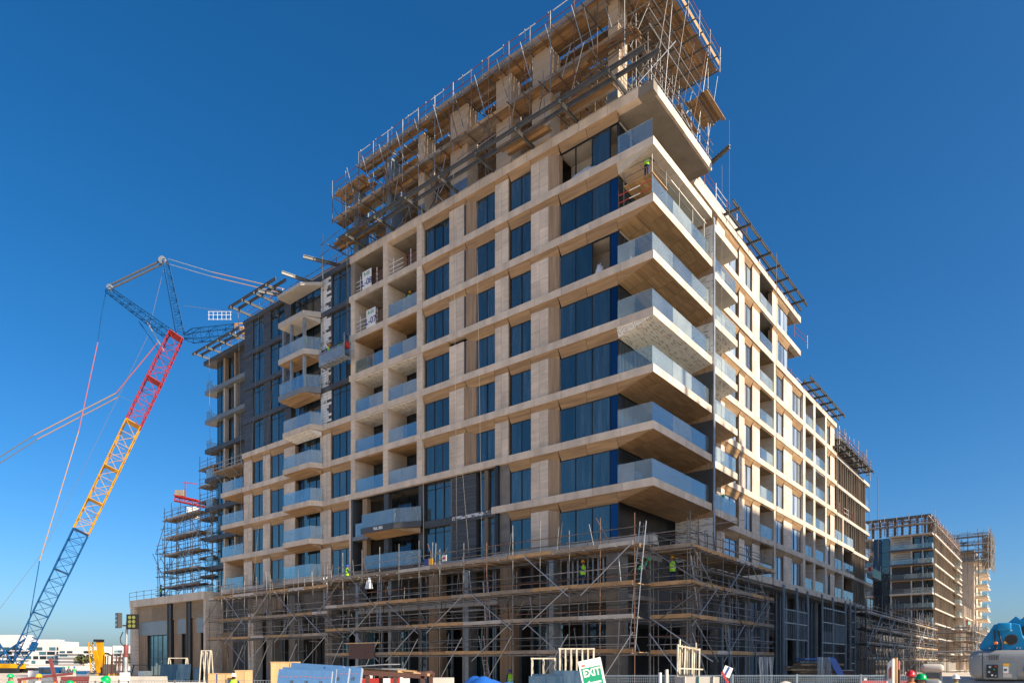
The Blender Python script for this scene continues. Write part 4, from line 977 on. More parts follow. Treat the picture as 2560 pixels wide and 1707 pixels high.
for (a, b, q) in ((-95.36, -86.6, 0), (-85.4, -81.6, 1), (-80.7, -77.0, 1)):
    lp = box(P, 'louvre_panel', (a, 39.62, 7.0), (b, 39.72, ZP-.86), 'inner_wall')
    for i in range(17): z0 = 7.02+i*(ZP-.9-7.02)/17; bar(lp, 'louvre_blade', (a+.02, 39.5, z0+.05), (b-.02, 39.5, z0+.05), .09, .16, 'louvre')
    w0 = 0 if not q else 1.1
    n = 3 if not q else 1
    for i in range(n): box(P, 'zinc_panel', (a+w0+(b-a-w0)*i/n+.01, 39.55, 5.2), (a+w0+(b-a-w0)*(i+1)/n-.01, 39.7, 6.98), 'zinc')
    wa = a+(2.4 if not q else 1.9)
    k = 9 if not q else 7
    for i in range(k): box(P, 'timber_batten', (a+(wa-a)*i/k+.012, 39.6, GZ), (a+(wa-a)*(i+1)/k-.012, 39.72+.02*(i % 2), 5.19), 'wood_v')
    if q:
        for i in range(5): box(P, 'timber_batten', (a+1.08*i/5+.01, 39.58, 5.2), (a+1.08*(i+1)/5-.01, 39.68, 6.98), 'wood_v')
    kk = 5 if not q else 2
    window(P, lambda u, d, z: Vector((u, 39.6+d, z)), [wa+(b-wa)*i/kk for i in range(kk+1)], GZ+.05, 5.15, .25, 'glass_teal', bar_z=2.2)
for u in (-86.0, -81.1): box(P, 'dark_channel', (u-.4, 39.3, GZ), (u+.4, 39.9, ZP-.86), 'frame'); box(P, 'edge_trim', (u-.45, 39.2, GZ), (u-.4, 39.6, ZP-.86), 'bronze')
for i in range(9): box(P, 'zinc_cladding', (-98.3+.18*i, 41.5, 3.4), (-98.3+.18*(i+1)-.015, 41.6+.03*(i % 2), ZP-.3), 'zinc')
box(P, 'side_wall', (-98.3, 41.62, GZ), (-96.66, 50, ZP-.35), 'zinc'); box(P, 'side_window', (-98.25, 41.52, GZ), (-96.7, 41.6, 3.35), 'teal_panel')
# strip between podium and main front
box(P, 'bulkhead', (-76.5, 41.2, 5.5), (-69.1, 41.4, ZP-.5), 'wood_v'); box(P, 'zinc_panel', (-74.3, 41.15, 5.2), (-69.2, 41.3, 7.0), 'clad')
window(P, lambda u, d, z: Vector((u, 41.1+d, z)), [-74.0, -72.4, -70.8, -69.3], GZ, 5.2, .2, 'glass_dark', bar_z=2.4)
for i in range(9): box(P, 'timber_batten', (-76.4+.25*i, 41.0, GZ), (-76.4+.25*i+.22, 41.2, 5.2), 'wood_v')
roof_rail([(-97.5, 39.3), (-80, 39.3)], ZP+.05, 'steel guard rail on the podium roof', cols=('steel',))
roof_rail([(-82, 39.6), (-74.2, 39.6)], ZP+.05, 'red guard rail at the foot of the dark wing')
S4 = thing('scaffold', 'stepped tubular scaffold standing on the podium roof beside the dark wing', 'scaffold', (-88, 43, ZP), 'tube and board scaffolds')
scaffold_run(S4, (-82.0, 41.2), (-1, 0), (0, 1), 5, 1.9, 1.6, [20.2, 17.8, 15.6, 13.4, 11.4], ZP, 21.6, seed=12, toe='plank_grey', r=.038)
scaffold_run(S4, (-82.6, 43.5), (-1, 0), (0, 1), 2, 2.0, 1.6, [26.4, 24.2, 22.2, 20.0, 17.5, 15.0, 12.6], ZP, 27.6, seed=13, toe='plank_grey', r=.038)
scaffold_run(S4, (-90.8, 40.9), (-1, 0), (0, 1), 1, 2.0, 1.6, [16.0, 13.0, 10.6], ZP, 16.4, seed=14, boards=False, toe=None, r=.04)
tube(S4, 'diagonal_brace', (-93.2, 40.8, 16.0), (-90.4, 41, 20.6), .05, 'steel'); tube(S4, 'diagonal_brace', (-91.6, 40.8, 10), (-92.6, 40.8, 15.6), .05, 'steel')
flush()
# ------------------------------------------------------------------ bronze wing
BW = thing('bronze_wing', 'bronze clad wing with pale slab edges at the far end of the sunlit facade', 'building', (-23, 100, 0))
def FB(u, d, z): return Vector((-22.0-d, u, z))
box(BW, 'light_block_core', (-45, 91.6, GZ), (-23.4, 109.5, lev(6)-.4), 'dark_core')
for n in range(1, 7):
    zt = lev(n); y1 = 111.2 if n > 2 else 114
    fascia(BW, FB, 91.5 if n > 3 else 100.7, y1, zt, .42, -.1 if n > 3 else .05, .8, 'concrete_light', 3.2)
    fbox(BW, 'floor_slab', FB, 91.5, y1-.1, .8, 8, zt-.38, zt-.06, 'concrete')
    if n < 6:
        za, zb = zt, lev(n+1); y = 91.6 if n >= 3 else 100.8
        while y < 109:
            k = rr.choice((0, 1, 2, 2, 3)); wd = rr.uniform(.7, 1.3)
            fbox(BW, 'fin', FB, y, y+.14, .0, .9, za, zb-.42, 'bronze')
            if k == 0: fbox(BW, 'clad_panel', FB, y+.15, y+wd, .5, .7, za, zb-.42, 'board_white')
            elif k == 1: fbox(BW, 'clad_panel', FB, y+.15, y+wd, .4, .7, za, zb-.42, 'bronze')
            else: window(BW, FB, [y+.15, y+wd], za, zb-.42, .55, 'glass_dusty' if k == 2 else 'glass_dark')
            y += wd+.01
        fbox(BW, 'glass_panel', FB, 109.2, y1-.2, .0, .02, za, za+1.2, 'rail_glass'); fbox(BW, 'glass_panel', FB, y1-.22, y1-.2, .02, 5, za, za+1.2, 'rail_glass')
S5 = thing('rooftop_scaffold', 'low scaffold with timber decks over the roof of the bronze wing', 'scaffold', (-23, 100, lev(6)), 'scaffolds on the lower roofs')
scaffold_run(S5, (-21.4, 91.6), (0, 1), (-1, 0), 7, 2.5, 2.4, [lev(6)+1.6], lev(6), lev(6)+3.2, seed=31, brace=False, r=.045, rail='red_rail')
roof_rail([(-22.0, 91.6), (-21.9, 100.6)], lev(4), 'guard rail on the slab where stone meets bronze')
roof_rail([(-22.0, 109), (-21.9, 113.8)], lev(3), 'red guard rail at the end of the bronze wing')
S6 = thing('scaffold', 'dark shaded scaffold running along the street beyond the steel frames', 'scaffold', (-20, 130, 0), 'tube and board scaffolds')
scaffold_run(S6, (-19.6, 97.5), (0, 1), (-1, 0), 26, 2.5, 2.2, [8.2, 6.2, 4.2, 2.2], GZ, 10.6, seed=41, r=.045, dw={6.2: 1.2, 4.2: 1.2, 2.2: 1.2})
flush()
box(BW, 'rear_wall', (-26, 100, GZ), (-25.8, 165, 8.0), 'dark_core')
# ------------------------------------------------------------------ second apartment block down the street
def second_block():
    t = thing('apartment_block', 'second apartment block down the street with glass balconies and a roof trellis', 'building', (-30, 200, 0))
    X2, Y2 = -24.0, 191.0; zr = 33.0
    box(t, 'light_block_core', (-62, Y2+2.4, GZ), (X2-1.4, 252, zr-.5), 'inner_wall')
    for k in range(0, 9):
        z = zr-3.6*k
        box(t, 'floor_slab', (-33.2, Y2, z-.4), (X2, Y2+2.6, z), 'concrete_light' if k in (0, 4) else 'clad')
        box(t, 'soffit', (-33.1, Y2+.05, z-.46), (X2-.1, Y2+2.5, z-.405), 'wood_x')
        box(t, 'slab_edge', (X2-1.4, Y2+2.6, z-.38), (X2+.25, 232, z), 'concrete_light')
        box(t, 'slab_edge', (X2-1.4, 232, z-.38), (X2+1.6 if k > 0 else X2+.25, 238, z), 'concrete_light')
        box(t, 'slab_edge', (X2-1.4, 238, z-.38), (X2+.25, 252, z), 'concrete_light')
        box(t, 'floor_slab', (-47, Y2+1, z-.4), (-37.2, Y2+3, z), 'concrete_light')
        if k == 0: continue
        # front: balcony bay at the corner
        for a, b in ((-33.1, -30.1), (-30.05, -27.1), (-27.05, -24.1)): box(t, 'glass_panel', (a, Y2+.06, z), (b, Y2+.1, z+1.15), 'rail_glass')
        box(t, 'glass_panel', (X2-.1, Y2+.1, z), (X2-.06, Y2+2.4, z+1.15), 'rail_glass')
        for x in (-33, -28.6, -26.2): box(t, 'post', (x, Y2+.3, z), (x+.25, Y2+.55, z+3.2), 'concrete_light' if x != -26.2 else 'galv')
        for a, b in ((-28.3, -26.9), (-26.7, -25.4), (-25.2, -24.2)): box(t, 'window', (a, Y2+2.2, z+.1), (b, Y2+2.35, z+3.0), 'glass')
        box(t, 'wall_panel', (-33, Y2+2.1, z), (-28.5, Y2+2.35, z+3.2), 'board_white' if k < 3 else 'clad')
        if k < 3:
            for q in range(5): box(t, 'joint_strip', (-32.9+rr.random(), Y2+2.06, z+.3+.6*q), (-29+rr.random()*.5, Y2+2.1, z+.36+.6*q), 'clad')
        # dark recess and pale end bay
        box(t, 'window', (-37.1, Y2+2.2, z), (-35.3, Y2+2.38, z+3.5), 'glass_dark'); box(t, 'window', (-35.2, Y2+2.2, z), (-33.5, Y2+2.38, z+3.5), 'glass')
        box(t, 'wall_panel', (-47, Y2+2.6, z), (-37.3, Y2+2.9, z+3.2), 'board_white' if k < 5 else 'concrete')
        box(t, 'glass_panel', (-44, Y2+1.05, z), (-37.4, Y2+1.1, z+1.15), 'rail_glass')
        # street side: fins and panes
        y = Y2+2.7
        while y < 251:
            wd = rr.uniform(1.2, 2.4); kind = rr.random()
            box(t, 'fin', (X2-1.2, y, z), (X2-.05, y+.25, z+3.2), 'bronze')
            box(t, 'window' if kind < .6 else 'wall_panel', (X2-.8, y+.26, z), (X2-.6, y+wd, z+3.2), 'glass_dusty' if kind < .4 else ('glass_dark' if kind < .6 else ('wood_v' if kind < .85 else 'board_white')))
            y += wd+.02
        box(t, 'glass_panel', (X2+1.5, 232.1, z), (X2+1.55, 237.9, z+1.1), 'rail_glass'); box(t, 'glass_panel', (X2+.3, 232.05, z), (X2+1.5, 232.1, z+1.1), 'rail_glass')
    # roof trellis
    for i in range(15): x = -47+i*1.62; box(t, 'trellis_post', (x, Y2+1.0, zr), (x+.5, Y2+1.5, zr+4.0), 'bronze')
    for i in range(30): y = Y2+1+i*2.0; box(t, 'trellis_post', (X2-1.2, y, zr), (X2-.6, y+.5, zr+4.0), 'bronze')
    box(t, 'trellis_beam', (-48, Y2+.8, zr+4.0), (X2-.4, Y2+1.7, zr+4.6), 'bronze'); box(t, 'trellis_beam', (X2-1.4, Y2+1.72, zr+4.0), (X2-.4, 252, zr+4.6), 'bronze')
    # lower street wing
    box(t, 'lower_wing', (-40, 254.2, GZ), (X2+.5, 300, 12), 'stone')
    for k in range(5, 9):
        z = zr-3.6*k
        box(t, 'slab_edge', (X2-.6, 238.1, z-.3), (X2+2.4, 262, z+.02), 'stone_band')
        for y in (238.3, 243, 249, 255, 261): box(t, 'pier', (X2-.5, y, z), (X2+2.2, y+.6, z+3.25), 'stone')
    roof_rail([(-47, Y2+.3), (X2+.1, Y2+.3), (X2+.1, 251)], zr, 'red guard rail round the roof of the second apartment block', 1.4, 2.6)
    roof_rail([(-33, Y2-.1), (X2+.1, Y2-.1)], zr-3.6*4, 'red and white rail on the middle balcony of the second block', 1.2, 2.0)
    return t
second_block()
def tower2():
    t = thing('scaffolded_tower', 'sunlit stone tower end with small balconies behind the second block', 'building', (-26, 262, 0))
    box(t, 'wall', (-38, 258, GZ), (-21.2, 285, 37), 'stone')
    for k in range(1, 10):
        z = 1+3.6*k
        box(t, 'balcony', (-21.2, 259, z-.4), (-17.8, 266, z), 'stone_band'); box(t, 'glass_panel', (-17.95, 259.1, z), (-17.9, 265.9, z+1.1), 'rail_glass'); box(t, 'glass_panel', (-21, 259.05, z), (-17.95, 259.1, z+1.1), 'rail_glass')
        box(t, 'balcony', (-21.2, 270, z-.4), (-18.4, 280, z), 'stone_band'); box(t, 'glass_panel', (-18.5, 270.1, z), (-18.45, 279.9, z+1.1), 'rail_glass')
        box(t, 'window', (-21.24, 260, z), (-21.19, 265, z+2.6), 'glass_dark')
tower2()
S7 = thing('scaffold', 'scaffold crowning the sunlit stone tower behind the second block', 'scaffold', (-25, 258, 35), 'tube and board scaffolds')
scaffold_run(S7, (-17.5, 256.5), (-1, 0), (0, 1), 4, 2.6, 1.6, [41.0, 38.5, 36.0, 33.5], 26, 43.5, seed=51, r=.07, toe='plank')
scaffold_run(S7, (-17.0, 257), (0, 1), (-1, 0), 7, 2.6, 2.0, [40.5, 38.0, 35.5, 33.0], 31, 43, seed=52, r=.07, toe='plank')
S8 = thing('scaffold', 'sunlit scaffold round the foot of the second apartment block', 'scaffold', (-22, 180, 0), 'tube and board scaffolds')
scaffold_run(S8, (-15.5, 186), (-1, 0), (0, 1), 9, 2.5, 2.0, [8.6, 6.4, 4.2, 2.0], GZ, 11, seed=53, r=.06)
scaffold_run(S8, (-15.2, 187), (0, 1), (-1, 0), 14, 2.6, 2.0, [8.6, 6.4, 4.2, 2.0], GZ, 10.5, seed=54, r=.06)
S9 = thing('rooftop_scaffold', 'rough scaffold along the roof edge of the second apartment block', 'scaffold', (-30, 191, 33), 'scaffolds on the lower roofs')
scaffold_run(S9, (-23.4, 190.4), (-1, 0), (0, 1), 8, 2.7, 1.5, [35.2], 33.1, 37.6, seed=61, r=.06, rail='red_rail', brace=False); scaffold_run(S9, (-23.2, 192), (0, 1), (-1, 0), 18, 2.7, 1.4, [34.6], 33.1, 36.8, seed=62, r=.06, rail='red_rail', brace=False)
flush()
# neighbour across the street (outside the picture, it shades the lower street front)
NB = thing('neighbour_building', 'apartment building across the street that shades the lower sunlit facade', 'building', (45, 100, 0))
box(NB, 'wall', (36, 39.6, GZ), (58, 138, 50.4), 'stone'); box(NB, 'roof_house', (36, 39.6, 50.4), (46, 51.5, 52.8), 'stone')
for i in range(9): box(NB, 'roof_post', (37, 46+1.9*i+rr.uniform(-.5, .5), 50.4), (37.3, 46.35+1.9*i+rr.uniform(0, .5), 55+rr.uniform(-.8, 2)), 'galv')
for k in range(12):
    for i in range(11): box(NB, 'window', (35.93, 43+i*8, 2.4+k*4), (36.05, 47.5+i*8, 5.0+k*4), 'glass_dusty')
# ------------------------------------------------------------------ far white blocks on the left
CS, CC = math.sin(math.atan2(2124, 1707)), math.cos(math.atan2(2124, 1707))
def site(r, F, z=0.0): return Vector((CS*r-CC*F, CC*r+CS*F, z))     # r metres to the right of and F metres ahead of the viewpoint
RZ = math.atan2(CC, CS)
def far_block(r0, r1, F, z1, nfl, label, top=None, seed=1, dark=.5):
    q = random.Random(seed); w_ = r1-r0; t = thing('far_apartment_block', label, 'building', site((r0+r1)/2, F, GZ), 'white apartment blocks beyond the site')
    rb = lambda name, ra, rb_, fa, fb, za, zb, m_: rbox(t, name, site((ra+rb_)/2, (fa+fb)/2, (za+zb)/2), (rb_-ra, fb-fa, zb-za), RZ, m_)
    rb('wall', r0, r1, F, F+18, GZ, z1, 'white_far')
    fh = (z1*.78)/nfl
    for k in range(nfl):
        za = GZ+1+k*fh
        rb('balcony_slab', r0+w_*.02, r0+w_*.55, F-2.0, F, za-.35, za+.25, 'white_far')
        x = r0+w_*.03
        while x < r1-3:
            wd = q.uniform(2.5, 7)
            if q.random() < .8: rb('window', x, min(x+wd, r1-1), F-.25, F-.05, za+.3, za+fh-.9, q.choice(('glass_teal', 'glass_dark', 'glass_teal')))
            x += wd+q.uniform(.6, 2.2)
    if top:
        for (a, b, h) in top: rb('roof_house', r0+w_*a, r0+w_*b, F+2, F+14, z1-.02, z1+h, 'white_far')
    return t
far_block(-462, -392, 600, 20, 4, 'tall white apartment block behind the crane foot with a boxed plant room', [(.05, .45, 6), (.5, .85, 2)], 1)
far_block(-392, -352, 590, 15.5, 4, 'white apartment block with stacked balcony slabs beside the crane boom', None, 2)
far_block(-351, -300, 600, 16.5, 4, 'long low white apartment block behind the yellow folded boom', [(.3, .6, 1.5)], 3)
far_block(-299, -272, 585, 14.0, 4, 'white apartment block with a grey plant room right of the yellow boom', [(.1, .8, 3.5)], 4)
far_block(-271, -230, 600, 10.5, 3, 'lowest white apartment block next to the podium', None, 5)
def tree(r, F, h, w_, label, seed, kind='leaf'):
    q = random.Random(seed); o = site(r, F, GZ); t = thing('palm_tree' if kind == 'palm_leaf' else 'leafy_tree', label, 'tree', o, 'trees in front of the white blocks')
    tube(t, 'trunk', o, o+Vector((0, 0, h*.75)), .22, 'bark', 7)
    v = []; f = []
    n = 260
    for i in range(n):
        if kind == 'leaf':
            d = Vector((q.gauss(0, 1), q.gauss(0, 1), q.gauss(0, 1))).normalized()*(q.random()**.4); c = o+Vector((d.x*w_, d.y*w_, h*.68+d.z*h*.34)); s_ = w_*.16
            a = Vector((q.gauss(0, 1), q.gauss(0, 1), q.gauss(0, 1))).normalized()*s_; b = a.cross(Vector((q.gauss(0, 1), q.gauss(0, 1), q.gauss(0, 1)))).normalized()*s_*.8
        else:
            an = (i % 13)/13*2*math.pi+.1*(i % 3); s1 = (i//13)/20.0; d = Vector((math.cos(an), math.sin(an), 0))
            c = o+Vector((0, 0, h*.75))+d*(s1*w_)+Vector((0, 0, w_*(.55*s1-.95*s1*s1))); a = d*w_*.07; b = Vector((-d.y, d.x, -.6))*w_*.16*(1-.5*s1)
        k = len(v); v += [c-a-b, c+a-b, c+a+b, c-a+b]; f.append((k, k+1, k+2, k+3))
    mesh(t, 'crown', v, f, kind)
for i, (x, F, h, w_, k) in enumerate(((-206, 345, 9, 3.4, 'palm_leaf'), (-196, 350, 6.5, 3.2, 'leaf'), (-180, 340, 6, 4.2, 'leaf'), (-172, 350, 7.5, 4.4, 'leaf'), (-160, 345, 8.5, 3.2, 'palm_leaf'), (-187, 352, 8.5, 3.0, 'palm_leaf'), (-150, 356, 5, 3.4, 'leaf'), (-139, 350, 5, 3.6, 'leaf'), (-212, 338, 5.5, 4, 'leaf'))):
    tree(x, F, h, w_, ('tall palm at the foot of the tall white block', 'dusty tree between the tall palm and the thin palm', 'low broad tree right of the thin palm', 'broadest tree before the long white block', 'palm nearest the yellow folded boom', 'thin palm amid the dusty trees', 'low tree behind the yellow boom', 'low tree right of the yellow boom', 'wide tree behind the crane tracks')[i], 60+i, k)
# ------------------------------------------------------------------ lattice boom crane
CR = thing('crawler_crane', 'huge lattice boom crane painted blue, yellow and red with a luffing jib', 'crane', site(-109.7, 150, GZ))
def lattice(par, name, p0, p1, w0, w1, panel, mat, rc=.10, rl=.055, taper0=False, taper1=False, up=None):
    """square lattice section: chords as one mesh, lacing as its sub-part"""
    p0 = Vector(p0); p1 = Vector(p1); d = (p1-p0); L_ = d.length; d.normalize()
    s_ = Vector((p0.x+p1.x, p0.y+p1.y, 0)).normalized(); e1 = d.cross(s_).normalized(); e2 = s_
    n = max(2, round(L_/panel)); ch = Geo(); la = Geo()
    def corner(i, k):
        f_ = i/n; w_ = w0+(w1-w0)*f_
        if taper0 and f_ < .12: w_ *= .35+.65*f_/.12
        if taper1 and f_ > .88: w_ *= .35+.65*(1-f_)/.12
        a, b = ((-1, -1), (1, -1), (1, 1), (-1, 1))[k]
        return p0+d*(L_*f_)+e1*(a*w_/2)+e2*(b*w_/2)
    for k in range(4):
        for i in range(n): ch.tube(corner(i, k), corner(i+1, k), rc, 6)
    for i in range(n+1):
        for k in range(4): la.tube(corner(i, k), corner(i, (k+1) % 4), rl)
        if i < n:
            for k in range(4):
                a, b = (k, (k+1) % 4) if (i+k) % 2 else ((k+1) % 4, k)
                la.tube(corner(i, a), corner(i+1, b), rl)
    o = ch.build(par, name, mat); la.build(o, 'lacing', mat)
    return o
FC = 150
def cp(r, z, dF=0): return site(r, FC+dF, z)
b0 = Vector((-109.2, .6)); b1 = Vector((-73.9, 73.2))
def bp(f_): q = b0+(b1-b0)*f_; return cp(q.x, q.y)
lattice(CR, 'boom_section', bp(.0), bp(.06), .9, 3.0, 2.2, 'crane_blue', .16, .09)
for a, b, m_ in ((.06, .16, 'crane_blue'), (.16, .29, 'crane_blue'), (.29, .41, 'crane_blue'), (.41, .50, 'crane_yellow'), (.50, .60, 'crane_yellow'), (.60, .735, 'crane_yellow'), (.735, .865, 'crane_red'), (.865, 1.0, 'crane_red')):
    lattice(CR, 'boom_section', bp(a), bp(b), 3.0, 3.0 if b < 1 else 2.7, 2.6, m_, .12, .06)
    q = bp(b); u = (bp(1)-bp(0)).normalized()
    rbox(CR, 'boom_joint', q, (3.1, 3.1, .12), RZ+R(32), m_, ry=math.radians(26))
lattice(CR, 'strut', cp(-72.9, 74), cp(-76.1, 90.0), 1.6, 1.0, 1.3, 'crane_blue', .12, .06)
lattice(CR, 'strut', cp(-75.2, 73.6), cp(-88.9, 83.6), 1.9, 1.2, 1.4, 'crane_blue', .12, .06)
lattice(CR, 'jib', cp(-72.0, 73.2), cp(-60.9, 74.4), 2.2, 2.2, 1.8, 'crane_blue', .12, .06, taper0=True)
lattice(CR, 'jib', cp(-60.8, 74.4), cp(-46, 75.4), 2.2, 2.2, 1.8, 'crane_yellow', .12, .06)
for o_ in (0.0, .9): bar(CR, 'hoist_bundle', cp(-88.6, 84.4-o_), cp(-76.9, 90.0-o_), .28, .28, 'beam_grey')
tube(CR, 'sheave', cp(-76.7, 89.9, -.5), cp(-76.7, 89.9, .5), .8, 'galv', 14); tube(CR, 'sheave', cp(-88.3, 84.0, -.4), cp(-88.3, 84.0, .4), .6, 'galv', 14)
bar(CR, 'backstop', cp(-80.5, 77.0), cp(-76.4, 70.0), .2, .2, 'galv'); bar(CR, 'backstop', cp(-82.0, 76.6), cp(-77.0, 69.4), .18, .18, 'crane_blue')
def line(pts, r, mats, dF=0):
    for i in range(len(pts)-1): tube(CR, 'pendant', cp(*pts[i], dF), cp(*pts[i+1], dF), r, mats[i])
line([(-89.0, 84), (-90.2, 78), (-91.0, 72), (-95.2, 52.5), (-103.8, 24.0), (-106.8, 6.5)], .085, ['crane_blue', 'crane_blue', 'pink', 'pale_yellow', 'crane_blue'])
line([(-77.4, 72.4), (-87.0, 60.8), (-105.0, 51.6), (-116, 44.6)], .10, ['pink', 'pale_yellow', 'rope']); line([(-87.0, 60.4), (-105.0, 51.0), (-116, 44.0)], .09, ['pale_yellow', 'rope'], 1.0)
line([(-75.6, 90.3), (-66, 87.4), (-50, 83.6)], .07, ['galv', 'pale_yellow']); line([(-75.6, 89.2), (-66, 86.4), (-50, 82.6)], .07, ['galv', 'pale_yellow'])
line([(-76.3, 89), (-80.2, 73), (-103, 26), (-116, 9)], .035, ['rope']*3); line([(-86.8, 60.4), (-80.2, 57.5)], .03, ['rope']); line([(-72, 80), (-50, 77)], .035, ['rope'])
for i in range(6): rbox(CR, 'walkway_rail', cp(-66.6+i*.95, 77.8), (.06, .06, 1.9), RZ, 'white')
for z in (77.0, 78.0, 78.7): rbox(CR, 'walkway_rail', cp(-64.2, z), (5.2, .06, .07), RZ, 'white')
lattice(CR, 'rear_mast', cp(-116.5, 9), cp(-110.2, .8), 2.2, 1.6, 1.8, 'crane_blue', .18, .10)
bar(CR, 'brace_arm', cp(-116, 1.0), cp(-106.6, 7.0), .35, .35, 'crane_blue'); bar(CR, 'brace_arm', cp(-110.6, 0), cp(-106.9, 6.4), .3, .3, 'crane_blue')
rbox(CR, 'name_board', cp(-105.2, 6.0, -2.0), (.9, .1, 3.2), RZ, 'white', ry=R(24))
rbox(CR, 'winch_house', cp(-105.4, 5.2, .3), (.8, 1.2, 2.0), RZ, 'crane_blue', ry=R(26))
rbox(CR, 'upper_works', cp(-113, .9), (9, 5, 1.1), RZ, 'crane_yellow'); rbox(CR, 'crawler_track', cp(-112, -.05, -3), (11, 1.4, 1.1), RZ, 'black'); rbox(CR, 'crawler_track', cp(-112, -.05, 3), (11, 1.4, 1.1), RZ, 'black')
TC = thing('tower_crane', 'distant orange tower crane with a white counterweight beside the dark wing', 'crane', site(-110, 260, GZ))
ct = lambda r, z, dF=0: site(r, 260+dF, z)
lattice(TC, 'counter_jib', ct(-128.5, 64.0), ct(-100, 58.0), 1.6, 1.8, 2.0, 'crane_red', .18, .1); rbox(TC, 'counterweight', ct(-121.5, 58.5), (3.6, 2.5, 4.2), RZ, 'white'); rbox(TC, 'machine_deck', ct(-124, 64.2), (9, 2.4, .5), RZ, 'crane_red', ry=R(12))
rbox(TC, 'winch', ct(-126.4, 66), (3.2, 2, 2.2), RZ, 'concrete'); bar(TC, 'davit', ct(-124.4, 64.5), ct(-124.4, 70.5), .3, .3, 'crane_red'); bar(TC, 'davit', ct(-125.4, 70.2), ct(-120, 69.6), .25, .25, 'crane_red')
lattice(TC, 'mast', ct(-101, GZ), ct(-101, 66), 2, 2, 2.5, 'crane_red', .18, .1)
# ------------------------------------------------------------------ people
_body = {}
SK = {  # joint: (position, radius, tissue)
 'pel': ((0, 0, .96), .135, 't'), 'bel': ((0, -.01, 1.12), .13, 's'), 'che': ((0, 0, 1.32), .15, 's'), 'nek': ((0, 0, 1.47), .062, 'k'), 'hed': ((0, -.02, 1.60), .092, 'k'), 'crn': ((0, -.01, 1.70), .07, 'k'),
 'shl': ((.19, 0, 1.40), .075, 's'), 'shr': ((-.19, 0, 1.40), .075, 's'),
 'hil': ((.10, 0, .90), .095, 't'), 'hir': ((-.10, 0, .90), .095, 't'), 'knl': ((.12, -.02, .50), .065, 't'), 'knr': ((-.12, -.02, .50), .065, 't'),
 'anl': ((.12, .02, .09), .048, 't'), 'anr': ((-.12, .02, .09), .048, 't'), 'tol': ((.13, -.14, .045), .042, 'b'), 'tor': ((-.13, -.14, .045), .042, 'b')}
ARMS = {'down': (((.25, .02, 1.12), (.26, -.06, .87), (.26, -.09, .78)),)*2,
        'reach': (((.26, -.16, 1.20), (.22, -.42, 1.28), (.21, -.51, 1.30)), ((.25, -.12, 1.16), (.20, -.38, 1.12), (.19, -.47, 1.12))),
        'up': (((.30, -.08, 1.58), (.24, -.16, 1.82), (.23, -.18, 1.91)), ((.26, -.16, 1.20), (.22, -.42, 1.22), (.21, -.5, 1.22)))}
EDG = [('pel', 'bel'), ('bel', 'che'), ('che', 'nek'), ('nek', 'hed'), ('hed', 'crn'), ('che', 'shl'), ('che', 'shr'), ('shl', 'ell'), ('ell', 'wrl'), ('wrl', 'hal'), ('shr', 'elr'), ('elr', 'wrr'), ('wrr', 'har'),
       ('pel', 'hil'), ('pel', 'hir'), ('hil', 'knl'), ('knl', 'anl'), ('anl', 'tol'), ('hir', 'knr'), ('knr', 'anr'), ('anr', 'tor')]
def skeleton(arms, bend):
    s = {k: [Vector(p), r, m] for k, (p, r, m) in SK.items()}
    for sd, sg, a in (('l', 1, ARMS[arms][0]), ('r', -1, ARMS[arms][1])):
        for j, q, r, m in (('el', a[0], .052, 's'), ('wr', a[1], .036, 's'), ('ha', a[2], .042, 'k')): s[j+sd] = [Vector((q[0]*sg, q[1], q[2])), r, m]
    if bend:
        rot = Matrix.Rotation(R(bend), 4, 'X'); piv = Vector((0, 0, .96))
        for k in s:
            if k[:2] not in ('hi', 'kn', 'an', 'to') and k != 'pel': s[k][0] = piv+rot @ (s[k][0]-piv)
    return s
def body(arms, bend):
    key = (arms, bend)
    if key in _body: return _body[key]
    s = skeleton(arms, bend); names = list(s); idx = {k: i for i, k in enumerate(names)}
    me = bpy.data.meshes.new('person_body'); me.from_pydata([tuple(s[k][0]) for k in names], [(idx[a], idx[b]) for a, b in EDG], [])
    o = bpy.data.objects.new('person_tmp', me); COL.objects.link(o)
    o.modifiers.new('skin', 'SKIN'); sk = me.skin_vertices[0].data
    for k in names: sk[idx[k]].radius = (s[k][1], s[k][1]*(.78 if k in ('che', 'bel', 'pel') else 1)); sk[idx[k]].use_root = (k == 'pel')
    sb = o.modifiers.new('sub', 'SUBSURF'); sb.levels = 1; sb.render_levels = 1
    bpy.context.view_layer.update()
    m2 = bpy.data.meshes.new_from_object(o.evaluated_get(bpy.context.evaluated_depsgraph_get())); bpy.data.objects.remove(o)
    tis = []
    for p in m2.polygons:
        p.use_smooth = True; c = p.center
        best = min(((c-(s[a][0]*(1-f_)+s[b][0]*f_)).length/(s[a][1]+.05), (s[a][2] if f_ < .5 else s[b][2])) for a, b in EDG for f_ in (0, .25, .5, .75, 1)); tis.append(best[1])
    _body[key] = (m2, tis, s); return _body[key]
_pm = {}
